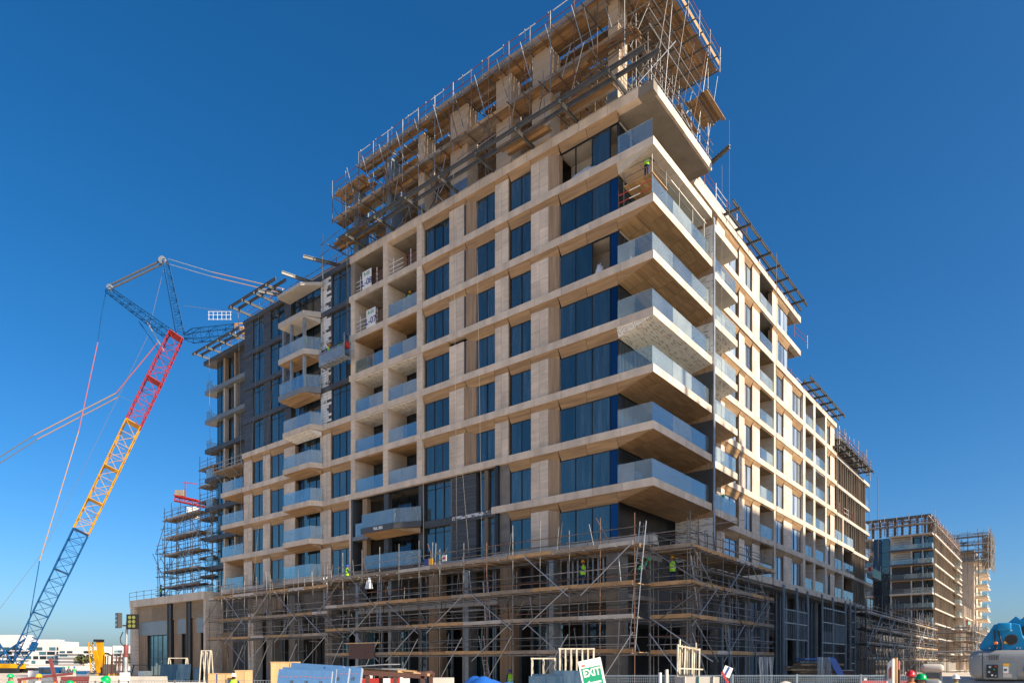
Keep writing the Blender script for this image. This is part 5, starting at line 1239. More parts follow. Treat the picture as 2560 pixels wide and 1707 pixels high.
def person(loc, face, label, helmet='helm_yellow', vest='vest', trouser='cloth_navy', shirt='cloth_navy', arms='down', bend=0, scale=1.0):
    m0, tis, s = body(arms, bend); k = (arms, bend, trouser, shirt)
    if k not in _pm:
        m = m0.copy(); m.materials.clear()
        for q in (trouser, shirt, 'skin', 'black'): m.materials.append(M[q])
        for p, t_ in zip(m.polygons, tis): p.material_index = {'t': 0, 's': 1, 'k': 2, 'b': 3}[t_]
        _pm[k] = m
    mw = Matrix.Translation(loc) @ Matrix.Rotation(face, 4, 'Z') @ Matrix.Scale(scale, 4)
    o = link(bpy.data.objects.new('person', _pm[k]), None, mw); tag(o, label, 'person', 'workers on the site')
    rot = Matrix.Rotation(R(bend), 4, 'X'); piv = Vector((0, 0, .96)); tr = lambda v: mw @ (piv+rot @ (Vector(v)-piv))
    def rings(name, prof, mat, n=12, cap=False):
        v = []; f = []
        for (z, rx, ry, yo) in prof: v += [tr((rx*math.cos(2*math.pi*i/n), yo+ry*math.sin(2*math.pi*i/n), z)) for i in range(n)]
        for j in range(len(prof)-1):
            for i in range(n): f.append((j*n+i, j*n+(i+1) % n, (j+1)*n+(i+1) % n, (j+1)*n+i))
        if cap: f.append(tuple(range((len(prof)-1)*n, len(prof)*n)))
        return mesh(o, name, v, f, mat, True)
    if vest:
        vs_ = rings('vest', [(.86, .175, .145, 0), (1.0, .175, .15, 0), (1.2, .185, .155, 0), (1.36, .20, .15, 0), (1.45, .15, .11, 0), (1.50, .08, .08, 0)], vest)
        rings('reflective_band', [(1.04, .182, .158, 0), (1.09, .184, .159, 0)], 'hivis_band')
    if helmet:
        rings('helmet', [(1.655, .155, .19, -.035), (1.66, .15, .185, -.035), (1.668, .118, .135, -.01), (1.72, .115, .132, -.01), (1.77, .095, .11, -.01), (1.80, .06, .07, -.01), (1.81, .01, .01, -.01)], helmet, 14, True)
    for sg in (-1, 1): pass
    return o
CAMF = math.atan2(.6264, -.7795)
person((-48.36, 37.3, 8.38), 2.6, 'worker in blue helmet and yellow vest standing on the left end of the scaffold deck', 'helm_blue', arms='reach')
person((-23.9, 37.0, 6.45), 1.2, 'worker in orange helmet on the second scaffold deck below the wide blue window', 'helm_yellow', arms='reach')
person((-20.0, 37.4, 6.45), 2.0, 'worker in green vest bending behind the corner ladder', 'helm_green', 'vest_green', bend=40, arms='reach')
person((-18.5, 38.7, 6.4), 3.4, 'worker in yellow helmet on the scaffold corner above the street', 'helm_yellow', arms='reach')
person((-30.7, 38.0, GZ), .8, 'worker in blue helmet walking at ground level behind the glass rack', 'helm_blue', 'vest', arms='down')
person((-21.0, 40.1, 33.14), 2.9, 'worker with raised arm on the trestle platform in the upper corner balcony', 'helm_yellow', arms='up')
person((-44.0, 40.2, 31.9), 1.6, 'worker in yellow helmet bending in the open bay beside the lower storey board', 'helm_yellow', bend=35, arms='reach')
person((-56.6, 38.7, lev(7)), .9, 'worker in the unfinished dark balcony with white columns', 'helm_yellow', 'vest_green', arms='reach')
person((-90.3, 40.2, 9.9), 2.2, 'worker in green vest holding the rail on the podium roof', 'helm_blue', arms='reach')
person((-21.3, 52.6, lev(2)), 1.2, 'worker in green crouched over on a shaded street side balcony', 'helm_green', 'vest_green', bend=55, arms='reach', shirt='vest_green')
person((-20.8, 103.5, 6.25), 1.6, 'worker in yellow vest standing on the dark shaded scaffold', 'helm_blue', arms='down'); person((-20.8, 106.6, 6.25), 1.8, 'worker in bright green vest on the dark shaded scaffold', 'helm_yellow', 'vest_green', arms='down')
# ------------------------------------------------------------------ hanging cradle with two workers
def cradle(c, dirv, L_, label, drop, net='net_green'):
    t = thing('hanging_cradle', label, 'cradle', c, 'hanging work cradles'); c = Vector(c); d = Vector(dirv); e = Vector((-d.y, d.x, 0))
    a = math.atan2(d.y, d.x)
    rbox(t, 'floor', c, (L_, .75, .1), a, 'galv')
    for i in range(7): rbox(t, 'floor_rib', c+d*(L_*(i/6-.5)*.96)+Vector((0, 0, -.1)), (.08, .8, .1), a, 'galv')
    for s_ in (-1, 1):
        for z in (.5, 1.05): bar(t, 'rail', c+e*s_*.36-d*L_/2+Vector((0, 0, z)), c+e*s_*.36+d*L_/2+Vector((0, 0, z)), .05, .05, 'galv')
        for i in range(5): q = c+e*s_*.36+d*L_*(i/4-.5); bar(t, 'post', q, q+Vector((0, 0, 1.1)), .05, .05, 'galv')
        rbox(t, 'side_net', c+e*s_*.40+Vector((0, 0, .5)), (L_*.96, .03, .85), a, net if s_ < 0 else 'galv')
        q = c+d*L_*.5*s_
        for w_ in (-.3, .3): bar(t, 'end_frame', q+e*w_, q+e*w_+Vector((0, 0, 2.0)), .06, .06, 'galv')
        rbox(t, 'hoist', q+Vector((0, 0, 1.0)), (.3, .35, .5), a, 'red')
        tube(t, 'rope', q+Vector((0, 0, 1.9)), q+Vector((0, 0, drop)), .018, 'rope_pale'); tube(t, 'rope', q+e*.12+Vector((0, 0, 1.9)), q+e*.12+Vector((0, 0, drop)), .015, 'rope')
cradle((-51.3, 38.15, 28.9), (1, 0, 0), 3.6, 'grey hanging cradle holding two workers before the dark clad floors', 10.2, 'galv')
person((-52.1, 38.15, 28.95), 2.9, 'worker in yellow helmet in the left half of the hanging cradle', 'helm_yellow', 'vest', arms='reach'); person((-50.8, 38.15, 28.95), 3.4, 'worker in green vest in the right half of the hanging cradle', 'helm_green', 'vest_green', bend=25, arms='reach')
cradle((-20.4, 106.5, 13.5), (0, 1, 0), 5.5, 'green netted cradle hanging beside the bronze wing', 15)
cradle((-21.8, 246, 13.0), (0, 1, 0), 6, 'small netted cradle hanging on the second apartment block', 17)
# ------------------------------------------------------------------ ropes
def rope(p0, p1, label, r=.013, mat='rope_pale'):
    o = tube(None, 'hanging_rope', p0, p1, r, mat, 5); tag(o, label, 'rope', 'ropes hanging down the facades')
rope((-36.3, 38.0, 39.3), (-36.5, 38.6, 9.5), 'pale rope hanging over the stone pilaster to the dark inset'); rope((-35.4, 38.0, 16.5), (-34.9, 38.3, 9.3), 'doubled rope slanting over the dark slatted panel'); rope((-34.2, 38.2, 39), (-34.0, 38.7, 10), 'thin rope down the pair of narrow windows', .012)
rope((-39.9, 38.1, 39), (-40.1, 38.5, 10), 'thin rope down the windows beside the recessed bays', .012); rope((-52.6, 38.3, 30), (-52.9, 38.5, 9.5), 'rope hanging below the grey cradle', .014)
rope((-67.9, 38.2, 38.6), (-67.9, 38.6, 18), 'pale rope down the dark clad corner', .022); rope((-63.8, 38.2, 38.4), (-65.6, 37.6, 9), 'rope slanting across the dark windows', .014); rope((-60.6, 37.8, 30), (-63.6, 37.4, 10), 'rope slanting from the wooden soffit to the scaffold', .014)
rope((-79.3, 40.9, 38.6), (-79.3, 41.2, 11), 'long pale rope down the set back wing', .022); rope((-20.3, 64.0, 39.2), (-20.5, 64.5, 12), 'twin ropes down the sunlit street facade', .02); rope((-19.6, 49.3, 38.6), (-19.7, 49.3, 10), 'rope beside the fin wall', .012)
rope((-20.2, 85.5, 31.5), (-20.3, 85.8, 9), 'rope down the lower sunlit facade', .02); rope((-19.2, 49.7, 42), (-19.2, 49.7, 33), 'thin plumb line hanging from the canopy end', .012, 'rope')
rope((-20.6, 91.5, 9), (-19.4, 97, GZ), 'pale rope slanting to the ground by the steel frames', .03)
# trestle in the upper corner balcony
t = thing('trestle_platform', 'timber trestle platform with red and white rails in the upper corner balcony', 'platform', (-21.3, 42, lev(7)))
for i in range(6): box(t, 'deck_board', (-22.5+i*.36, 39.75, 33.05), (-22.5+i*.36+.34, 41.9, 33.12), 'plank')
for i in range(6): box(t, 'deck_board', (-22.5+i*.36, 42.4, 34.0), (-22.5+i*.36+.34, 48.2, 34.06), 'board_white')
for x in (-22.5, -20.45):
    for y in (39.8, 41.8, 43.8, 46, 48): tube(t, 'post', (x, y, lev(7)), (x, y, 34.3), .03, 'steel')
    for z in (33.6, 34.1): tube(t, 'guard_rail', (x, 39.8, z), (x, 48.2, z), .028, 'steel')
for z in (31.9, 32.4): striped(t, (-22.7, 39.45, z), (-20.3, 39.45, z), .03, .8, ('red', 'white'))
for z in (33.6, 34.1): tube(t, 'guard_rail', (-22.5, 39.75, z), (-20.45, 39.75, z), .028, 'steel')
# rolled sheet in the open window
def heap(name, label, cat, c, L_, W_, H_, mat, seed, rz=0, n=26, group=None, wrinkle=.12, flat=.55):
    q = random.Random(seed); v = []; f = []; ph = [q.uniform(0, 6) for _ in range(8)]
    for i in range(n+1):
        for j in range(n+1):
            a = i/n*2-1; b = j/n*2-1; e = max(0, 1-abs(a)**2.6)*max(0, 1-abs(b)**2.6)
            h = H_*(e**flat)*(1-.25*math.sin(2.3*a+ph[0])*math.cos(1.9*b+ph[1]))
            h += wrinkle*H_*e*(math.sin(9*a+5*b+ph[2])+.6*math.sin(15*a-11*b+ph[3])+.5*math.sin(6*a+19*b+ph[4]))
            v.append(Matrix.Rotation(rz, 3, 'Z') @ Vector((a*L_/2, b*W_/2, max(0, h)))+Vector(c))
    for i in range(n):
        for j in range(n): k = i*(n+1)+j; f.append((k, k+n+1, k+n+2, k+1))
    o = mesh(None, name, v, f, mat, True); tag(o, label, cat, group); return o
heap('plastic_sheet', 'crumpled clear plastic sheet lying in the open upper window', 'sheet', (-25.6, 39.95, lev(8)-.1), 3.0, 1.0, .62, 'plastic_wrap', 3, wrinkle=.08)
heap('banner', 'folded red banner in the open upper window', 'banner', (-24.9, 40.1, lev(8)-.1), 1.7, .6, .95, 'red', 5, wrinkle=.08)
heap('plastic_sheet', 'white plastic sheet hanging in the open middle corner window', 'sheet', (-24.4, 39.9, lev(6)), .6, .5, .9, 'plastic_wrap', 8, wrinkle=.1)
o = heap('plastic_bag', 'pale plastic bag tied to the scaffold deck edge', 'bag', (-43.9, 36.05, 7.7), .6, .4, .8, 'plastic_wrap', 6, wrinkle=.1)
# white plastic chair on the dark balcony
t = thing('plastic_chair', 'white plastic chair on the dark clad balcony', 'chair', (-44.4, 38.75, lev(2)))
cx, cy, cz = -44.4, 38.8, lev(2)
for sx in (-.23, .23):
    for sy in (-.23, .23): bar(t, 'leg', (cx+sx*1.15, cy+sy*1.15, cz), (cx+sx, cy+sy, cz+.45), .05, .05, 'white')
    bar(t, 'armrest', (cx+sx*1.15, cy-.25, cz+.66), (cx+sx*1.15, cy+.25, cz+.7), .06, .04, 'white'); bar(t, 'arm_post', (cx+sx*1.15, cy-.25, cz+.44), (cx+sx*1.15, cy-.25, cz+.68), .05, .05, 'white')
box(t, 'seat', (cx-.25, cy-.25, cz+.43), (cx+.25, cy+.25, cz+.47), 'white')
for i in range(4): bar(t, 'back_slat', (cx-.2+.13*i, cy+.25, cz+.46), (cx-.2+.13*i, cy+.33, cz+.88), .07, .02, 'white')
bar(t, 'back_rail', (cx-.27, cy+.33, cz+.9), (cx+.27, cy+.33, cz+.9), .03, .08, 'white')
# ------------------------------------------------------------------ foreground of the site
def sbox(par, name, r0, r1, F0, F1, z0, z1, mat):
    return rbox(par, name, site((r0+r1)/2, (F0+F1)/2, (z0+z1)/2), (r1-r0, F1-F0, z1-z0), RZ, mat)
# stacked blue insulation boards, leaning back
def foam(r, F, zt, w_, h_, th, lean, label, roll=0.0, print_row=True):
    t = thing('insulation_board', label, 'foam board', site(r, F, GZ), 'leaning blue insulation boards')
    c = site(r, F+math.sin(lean)*h_/2*-1*0, 0); 
    base = Matrix.Translation(site(r, F, zt)) @ Matrix.Rotation(RZ, 4, 'Z') @ Matrix.Rotation(roll, 4, 'Y') @ Matrix.Rotation(-lean, 4, 'X')
    def local(name, cx, cy, cz, sx, sy, sz, mat): return place(t, name, cube_mesh(mat), base @ Matrix.Translation((cx, cy, cz)) @ Matrix.Diagonal((sx, sy, sz, 1)))
    n = max(1, round(th/.05))
    for i in range(n): local('sheet', 0, (i+.5)*th/n, -h_/2, w_, th/n-.004, h_-.02*(i % 2), 'foam')
    local('sheet_edge', w_/2+.002, th/2, -h_/2, .004, th-.01, h_-.01, 'foam_side')
    if print_row:
        m_ = int(w_/.11)
        for i in range(m_): local('print_dash', -w_/2+.07+i*.11, -.003, -.165-.012*math.sin(i), .065, .004, .012, 'print_red')
        for i in range(int(w_/.35)): 
            for dz, sx in ((0, .012), (.03, .012), (.055, .02)): local('print_mark', -w_/2+.3+i*.33+dz, -.003, -.29+.1*dz, sx, .004, .075, 'print_dark')
foam(-4.72, 15.6, 1.53, 1.22, 2.2, .10, R(14), 'front blue insulation board with a dashed red line', roll=R(2))
foam(-4.70, 15.85, 1.575, 1.25, 2.2, .06, R(13), 'second blue insulation board in the leaning stack', roll=R(2))
foam(-4.6, 16.15, 1.66, 1.24, 2.3, .14, R(12), 'tallest blue insulation board at the back of the stack', roll=R(3.5))
foam(-4.12, 16.1, 1.60, .56, 2.2, .16, R(14), 'thick blue board right of the stack with a grey edge', roll=R(4))
foam(-3.86, 16.4, 1.60, .5, 2.2, .2, R(12), 'last thick blue board with a pale grey edge', roll=R(4))
# brown steel frame carrying sheets
t = thing('steel_rack', 'brown steel rack carrying loose sheets and timber', 'rack', site(-3.1, 18, GZ))
for r in (-3.72, -2.3): 
    for F in (17.6, 19.4): sbox(t, 'post', r-.05, r+.05, F-.05, F+.05, GZ, 1.36, 'brown_steel')
sbox(t, 'post', -3.05, -2.97, 17.55, 17.65, GZ, 1.36, 'brown_steel')
bar(t, 'beam', site(-4.3, 17.6, 1.47), site(-2.2, 17.6, 1.34), .1, .12, 'brown_steel'); bar(t, 'beam', site(-4.3, 19.4, 1.50), site(-2.2, 19.4, 1.36), .1, .12, 'brown_steel')
for F in (17.6, 19.4): pass
for r in (-4.1, -3.3, -2.3): bar(t, 'cross_beam', site(r, 17.6, 1.4), site(r, 19.4, 1.42), .1, .1, 'brown_steel')
for i, (r, z, w_, rl, m_) in enumerate(((-3.9, 1.60, 1.5, -4, 'galv'), (-3.6, 1.55, 1.3, 3, 'galv'), (-3.3, 1.52, 1.4, 5, 'plank'), (-3.2, 1.48, 1.0, 6, 'galv'))):
    rbox(t, 'sheet', site(r, 18.2+.1*i, z), (w_, 1.3, .025), RZ+R(6*i-8), m_, ry=R(rl))
for i in range(4): rbox(t, 'timber', site(-3.5+.3*i, 18, 1.50-.03*i), (.9, .09, .07), RZ+R(10*i), 'plank', ry=R(5))
# red and white barrier planks
def barrier(r0, r1, F, z, label):
    t = thing('barrier', label, 'barrier', site((r0+r1)/2, F, GZ), 'red and white site barriers'); n = 5
    for i in range(n): sbox(t, 'plank', r0+(r1-r0)*i/n, r0+(r1-r0)*(i+1)/n, F-.03, F+.03, z-.09, z+.09, ('white', 'red')[i % 2] if i else 'red')
    for r in (r0+.25, r1-.25): sbox(t, 'post', r-.04, r+.04, F+.04, F+.12, GZ, z+.18, 'white')
barrier(-4.4, -3.0, 20, 1.15, 'red and white plank barrier behind the brown steel rack'); barrier(12.2, 14.6, 24, .98, 'red and white plank barrier by the mesh fence end')
# concrete blocks
def cblock(r0, r1, F, z1, label, d=1.0, mat='concrete_light'):
    t = thing('concrete_barrier', label, 'barrier', site((r0+r1)/2, F, GZ), 'concrete barriers'); e = site(0, 1)-site(0, 0)
    a = site(r0, F, GZ); prof = [(0, GZ), (d, GZ), (d, GZ+.25), (d*.75, z1), (d*.25, z1), (0, GZ+.25)]
    o = prism(t, 'body', [site(r0, F+q, z) for q, z in prof], site(r1, 0)-site(r0, 0), mat)
    for r in (r0+(r1-r0)*.25, r0+(r1-r0)*.75): sbox(t, 'lifting_slot', r-.15, r+.15, F-.02, F+.06, GZ+.02, GZ+.18, 'frame')
cblock(-2.85, -2.1, 24, 1.16, 'cream concrete block behind the steel rack'); cblock(-28.0, -25.55, 45, .82, 'concrete barrier behind the light tower'); cblock(-24.75, -22.6, 44, .80, 'concrete barrier in front of the podium glass rack')
cblock(-22.5, -19.6, 43, .45, 'long low sunlit concrete barrier in front of the podium'); cblock(-38, -33.5, 44, .5, 'low concrete barrier behind the workers on the left')
# low white hoarding and site cabin line in the left distance
def hoard(r0, r1, F, z1, label, mat): o = sbox(None, 'site_hoarding', r0, r1, F, F+.15, GZ, z1, mat); tag(o, label, 'hoarding', 'site hoardings')
hoard(-78, -57, 110, .4, 'pale hoarding across the left distance', 'white'); hoard(-150, -80, 190, .7, 'long white hoarding below the far trees', 'white_far'); hoard(-52, -44, 100, .5, 'short grey hoarding by the yellow boom', 'concrete_light')
# blue tarpaulin heap and other heaps
heap('tarpaulin', 'crumpled blue tarpaulin over a low heap in the foreground', 'tarpaulin', site(-.15, 14.4, .1), 3.0, 2.0, 1.05, 'tarp', 11, RZ, 40, wrinkle=.05, flat=.45)
heap('tarpaulin', 'right part of the blue tarpaulin, coloured paler for its sheen', 'tarpaulin', site(1.0, 15.6, .1), 2.6, 1.8, .92, 'foam', 12, RZ, 40, wrinkle=.05, flat=.4)  # reflection on the tarp's right side, put in as a paler heap
heap('sand_bag_heap', 'pale sheet covered heap in front of the mesh fence', 'heap', site(6.0, 15, .1), 3.0, 1.6, .9, 'concrete_light', 13, RZ, 30, wrinkle=.08, flat=.5)
# glass rack with panes
def glass_rack(r0, r1, F, zt, n, label, panes, rz0=0.0):
    t = thing('glass_rack', label, 'rack', site((r0+r1)/2, F, GZ), 'steel racks for window panes')
    for i in range(n):
        r = r0+(r1-r0)*i/(n-1)
        bar(t, 'upright', site(r-.03, F-.45, GZ), site(r, F-.05, zt), .05, .05, 'rack'); bar(t, 'upright', site(r+.06, F+.45, GZ), site(r+.03, F+.05, zt), .05, .05, 'rack')
    bar(t, 'top_rail', site(r0-.05, F, zt), site(r1+.05, F, zt), .05, .05, 'rack'); bar(t, 'base_rail', site(r0-.05, F-.45, GZ+.1), site(r1+.05, F-.45, GZ+.1), .08, .08, 'rack'); bar(t, 'base_rail', site(r0-.05, F+.45, GZ+.1), site(r1+.05, F+.45, GZ+.1), .08, .08, 'rack')
    for (a, b, z1, k) in panes:
        rbox(t, 'glass_pane', site((a+b)/2, F-.5-.08*k, (GZ+.2+z1)/2), (b-a, .03, z1-GZ-.2), RZ, 'glass', rx=R(-9))
glass_rack(1.75, 2.98, 25, 2.2, 7, 'cream steel glass rack loaded with dark blue panes beside the exit sign', [(.72, 1.85, 1.30, 0), (.6, 1.8, 1.22, 2), (1.5, 2.6, 1.42, -1)])
glass_rack(.75, 1.6, 25.6, 1.85, 3, 'low cream steel rack behind the dark blue panes', [])
glass_rack(-23.6, -22.4, 47, 2.0, 2, 'steel rack with tall dark panes before the podium windows', [(-24.0, -22.9, 1.6, 0), (-22.85, -21.9, 1.6, 1)]); glass_rack(-20.9, -20.3, 46, 2.5, 3, 'narrow steel rack with a leaning pane by the podium pier', [(-21.2, -20.85, 1.4, 1)])
# bundle of props standing in a tank
t = thing('prop_bundle', 'bundle of rusty cream steel props standing upright in the foreground', 'steel props', site(4.64, 18, GZ))
for i in range(10):
    r = 4.36+.064*i; z = 2.18-.012*i+(.14 if i in (1, 8) else 0); bar(t, 'prop', site(r-.06+.01*(i % 3), 17.9+.06*(i % 4), GZ), site(r+.0, 17.95+.05*(i % 3), z), .035, .035, 'rack')
bar(t, 'cross_bar', site(4.36, 17.95, 2.14), site(4.95, 17.95, 2.03), .04, .04, 'rack'); bar(t, 'cross_bar', site(4.33, 17.8, 1.55), site(4.98, 17.8, 1.52), .035, .035, 'rack')
t = thing('steel_bin', 'pale green steel bin below the prop bundle', 'bin', site(4.6, 17.2, GZ))
hexa(t, 'body', [site(4.3, 17.0, GZ), site(5.1, 17.0, GZ), site(5.1, 17.7, GZ), site(4.3, 17.7, GZ), site(4.22, 16.95, 1.34), site(5.15, 16.95, 1.34), site(5.15, 17.75, 1.34), site(4.22, 17.75, 1.34)], 'concrete_light')
for r in (4.28, 4.62, 4.98): bar(t, 'rib', site(r, 16.93, GZ), site(r, 16.93, 1.36), .05, .04, 'net_green' if r == 4.62 else 'rack')
# exit sign
t = thing('exit_sign', 'tilted white and green EXIT sign on a post', 'sign', site(1.4, 12, GZ))
base = Matrix.Translation(site(1.405, 12, 1.50)) @ Matrix.Rotation(RZ, 4, 'Z') @ Matrix.Rotation(R(-12), 4, 'Y') @ Matrix.Rotation(R(90), 4, 'X')
def sl(name, x, y, sx, sy, d, mat): return place(t, name, cube_mesh(mat), base @ Matrix.Translation((x, y, d)) @ Matrix.Diagonal((sx, sy, .006, 1)))
sl('board', 0, 0, .40, .52, 0, 'white'); sl('edge', .204, -.003, .012, .52, -.004, 'concrete_light')
sl('green_field', .0, -.055, .335, .36, .005, 'sign_green')
text_mesh('EXIT', .185, 'white', 'lettering', t, base @ Matrix.Translation((0, .025, .009)) @ Matrix.Scale(.80, 4, (1, 0, 0)), .006)
sl('arrow_shaft', .035, -.155, .2, .035, .0085, 'white')
mesh(t, 'arrow_head', [base @ Vector(p) for p in ((-.065, -.105, .010), (-.065, -.205, .010), (-.145, -.155, .010))], [(0, 1, 2)], 'white')
sl('small_label', .06, .205, .08, .018, .005, 'hivis_band'); sl('small_label', -.12, .17, .06, .03, .005, 'pink')
bar(t, 'post', site(1.41, 12.05, GZ), site(1.42, 12.05, 1.3), .05, .05, 'plank')
# mesh fence panels
for i in range(5):
    r0 = 2.95+i*2.1; F = 22+.05*i; t = thing('mesh_fence_panel', 'grey welded mesh fence panel in the foreground row', 'fence', site(r0, F, GZ), 'mesh fence panels in a row')
    for r in (r0, r0+2.05): tube(t, 'post', site(r, F, GZ), site(r, F, 1.32), .025, 'galv_blue')
    tube(t, 'top_rail', site(r0, F, 1.28), site(r0+2.05, F, 1.28), .012, 'galv_blue'); g = Geo()
    for k in range(34): q = r0+.06*k+.03; g.tube(site(q, F, GZ), site(q, F, 1.3), .007, 4)
    for z in (1.02, 1.1, 1.18, 1.25, .8, .5, .2): g.tube(site(r0, F, z), site(r0+2.05, F, z), .008, 4)
    o = g.build(t, 'wire_mesh', 'galv_blue'); o['kind'] = 'stuff'
def wire_fence(r0, r1, F, z1, label):
    t = thing('mesh_fence_panel', label, 'fence', site(r0, F, GZ), 'low mesh fences on the left'); g = Geo()
    n = int((r1-r0)/.13)
    for k in range(n+1): q = r0+(r1-r0)*k/n; g.tube(site(q, F, GZ), site(q, F, z1), .009, 4)
    for k in range(9): z = GZ+(z1-GZ)*(k+1)/9; g.tube(site(r0, F, z), site(r1, F, z), .009, 4)
    o = g.build(t, 'wire_mesh', 'galv'); o['kind'] = 'stuff'
    for q in (r0, (r0+r1)/2, r1): tube(t, 'post', site(q, F, GZ), site(q, F, z1+.05), .035, 'beam_grey')
wire_fence(-19, -13.6, 33, .82, 'dark mesh fence before the podium'); wire_fence(-13.4, -8.6, 32, .86, 'dark mesh fence beside the plywood boxes'); wire_fence(-22.4, -19.1, 34, .75, 'dark mesh fence before the concrete barriers')
for i, (r, F, z, m_) in enumerate(((-8.9, 26, 1.33, 'white'), (4.1, 19, 1.42, 'white'), (4.4, 19.5, 1.5, 'white'))):
    o = tube(None, 'marker_post', site(r, F, GZ), site(r+.02, F, z), .045, m_, 10); tag(o, ('white plastic post in front of the blue boards', 'short white plastic post by the prop bundle', 'taller white plastic post by the prop bundle')[i], 'post', 'white marker posts')
o = tube(None, 'marker_post', site(12.4, 22, GZ), site(12.45, 22, 1.75), .05, 'pink', 10); tag(o, 'pink and white pole by the dark doorway', 'post', 'white marker posts')
# tilted info board, red prop
t = thing('info_board', 'small white info board with a blue stripe, leaning over', 'sign', site(6.6, 21, GZ))
rbox(t, 'board', site(6.62, 21, 1.42), (.26, .02, .32), RZ, 'white', ry=R(22)); rbox(t, 'stripe', site(6.60, 20.985, 1.41), (.06, .02, .33), RZ, 'ink_blue', ry=R(28)); bar(t, 'post', site(6.4, 21.03, GZ), site(6.6, 21.03, 1.35), .04, .04, 'ink_blue')
o = bar(None, 'leaning_prop', site(6.75, 20.5, .6), site(6.3, 20.5, 1.42), .06, .06, 'red'); tag(o, 'red steel prop leaning by the small info board', 'prop')
o = bar(None, 'leaning_prop', site(6.75, 20.5, GZ), site(6.75, 20.5, .6), .06, .06, 'red'); tag(o, 'red upright stub under the leaning red prop', 'prop')
# plywood boxes
def ply_box(r0, r1, F, z1, label, band=True):
    t = thing('plywood_crate', label, 'crate', site((r0+r1)/2, F, GZ), 'plywood crates'); sbox(t, 'body', r0, r1, F, F+1.0, GZ, z1, 'ply')
    for r in (r0+.02, r1-.1): sbox(t, 'batten', r, r+.09, F-.03, F-.002, GZ, z1-.02, 'ply')
    sbox(t, 'lid', r0-.02, r1+.02, F-.02, F+1.02, z1, z1+.03, 'ply')
    if band: sbox(t, 'strap', (r0+r1)/2-.1, (r0+r1)/2-.02, F-.012, F-.002, GZ, z1, 'ink_blue')
ply_box(-18.7, -17.5, 42, 1.0, 'low plywood crate with a dark strap'); ply_box(-16.85, -16.15, 41.5, 1.2, 'square plywood crate beside the white helmeted worker', False); ply_box(-9.9, -9.0, 28, 1.7, 'tall upright plywood sheet crate behind the blue boards', False)
# floodlight mast
t = thing('light_tower', 'floodlight mast with two banks of lamps beside the podium', 'light tower', site(-21.5, 38, GZ))
tube(t, 'mast', site(-21.5, 38, GZ), site(-21.45, 38, 3.5), .07, 'galv', 10); tube(t, 'lower_mast', site(-21.52, 38, GZ), site(-21.5, 38, 2.4), .11, 'galv', 10); tube(t, 'clamp', site(-21.5, 38, 2.0), site(-21.47, 38, 2.7), .12, 'red_rail', 10)
bar(t, 'cross_arm', site(-21.9, 38, 3.75), site(-21.0, 38, 3.75), .08, .08, 'galv'); bar(t, 'cross_arm', site(-21.45, 38, 3.4), site(-21.4, 38, 4.2), .08, .08, 'galv')
def lamp(r, F, z, yaw, lens):
    h = rbox(t, 'lamp_head', site(r, F, z), (.60, .22, .82), RZ+yaw, 'black')
    bw = Matrix.Translation(site(r, F, z)) @ Matrix.Rotation(RZ+yaw, 4, 'Z')
    for i in (-1, 1):
        for k in (-1, 0, 1): q = bw @ Vector((i*.12+.02, -.112, k*.235)); d = bw.to_3x3() @ Vector((0, -1, 0)); tube(h, 'lens', q, q+d*.02, .095, lens, 12)
lamp(-21.0, 37.8, 3.95, R(-6), 'lens_yellow'); lamp(-21.78, 37.8, 4.02, R(-48), 'lens_pale')
sbox(t, 'control_box', -21.55, -21.15, 37.5, 37.8, .35, 1.15, 'white')
pts = [site(-21.6, 37.9, 3.4), site(-21.75, 37.9, 3.05), site(-21.72, 37.9, 2.8), site(-21.55, 37.9, 2.6)]
for a, b in zip(pts[:-1], pts[1:]): tube(t, 'cable', a, b, .025, 'black')
# workers near the viewpoint on the left
person(site(-22.05, 30, GZ), RZ+R(150), 'worker in green helmet and green vest near the crane foot', 'helm_green', 'vest_green', shirt='vest_green', arms='reach')
person(site(-20.8, 30, GZ), RZ+R(180), 'worker in yellow helmet and white vest seen from behind', 'helm_yellow', 'vest_white', shirt='cloth_grey', arms='down')
person(site(-13.6, 21, GZ), RZ+R(40), 'worker in green helmet low at the edge of the site', 'helm_green', 'vest_white', arms='down', scale=.97)
person(site(-14.8, 24, GZ), RZ+R(80), 'worker in green vest bending forward beside the concrete barrier', 'helm_green', 'vest_green', bend=45, arms='reach', shirt='cloth_navy', scale=1.15)
person(site(-13.05, 32, GZ), RZ+R(20), 'worker in white helmet between the plywood crates', 'helm_white', 'vest', arms='reach')
# timber stage with two workers on the right
t = thing('timber_stage', 'low timber stage under the two helmeted workers on the right', 'stage', site(10.3, 17.4, GZ))
for i in range(7): sbox(t, 'plank', 9.8, 10.9, 16.6+i*.25, 16.6+i*.25+.23, -.37, -.31, 'plank')
for r in (9.9, 10.7): sbox(t, 'bearer', r, r+.1, 16.6, 18.3, GZ, -.371, 'plank')
person(site(10.46, 17.9, -.31), RZ+R(-30), 'worker in a red helmet beside the one in a green helmet', 'helm_red', 'orange', shirt='cloth_grey'); person(site(10.18, 17.0, -.31), RZ+R(20), 'worker in a bright green helmet near the white dumper', 'helm_green', 'orange', shirt='cloth_grey', scale=.96)
person(site(16.9, 26, GZ), RZ+R(-20), 'worker in a yellow green vest beside the grey lift body', 'helm_white', 'vest', arms='down', scale=1.02)
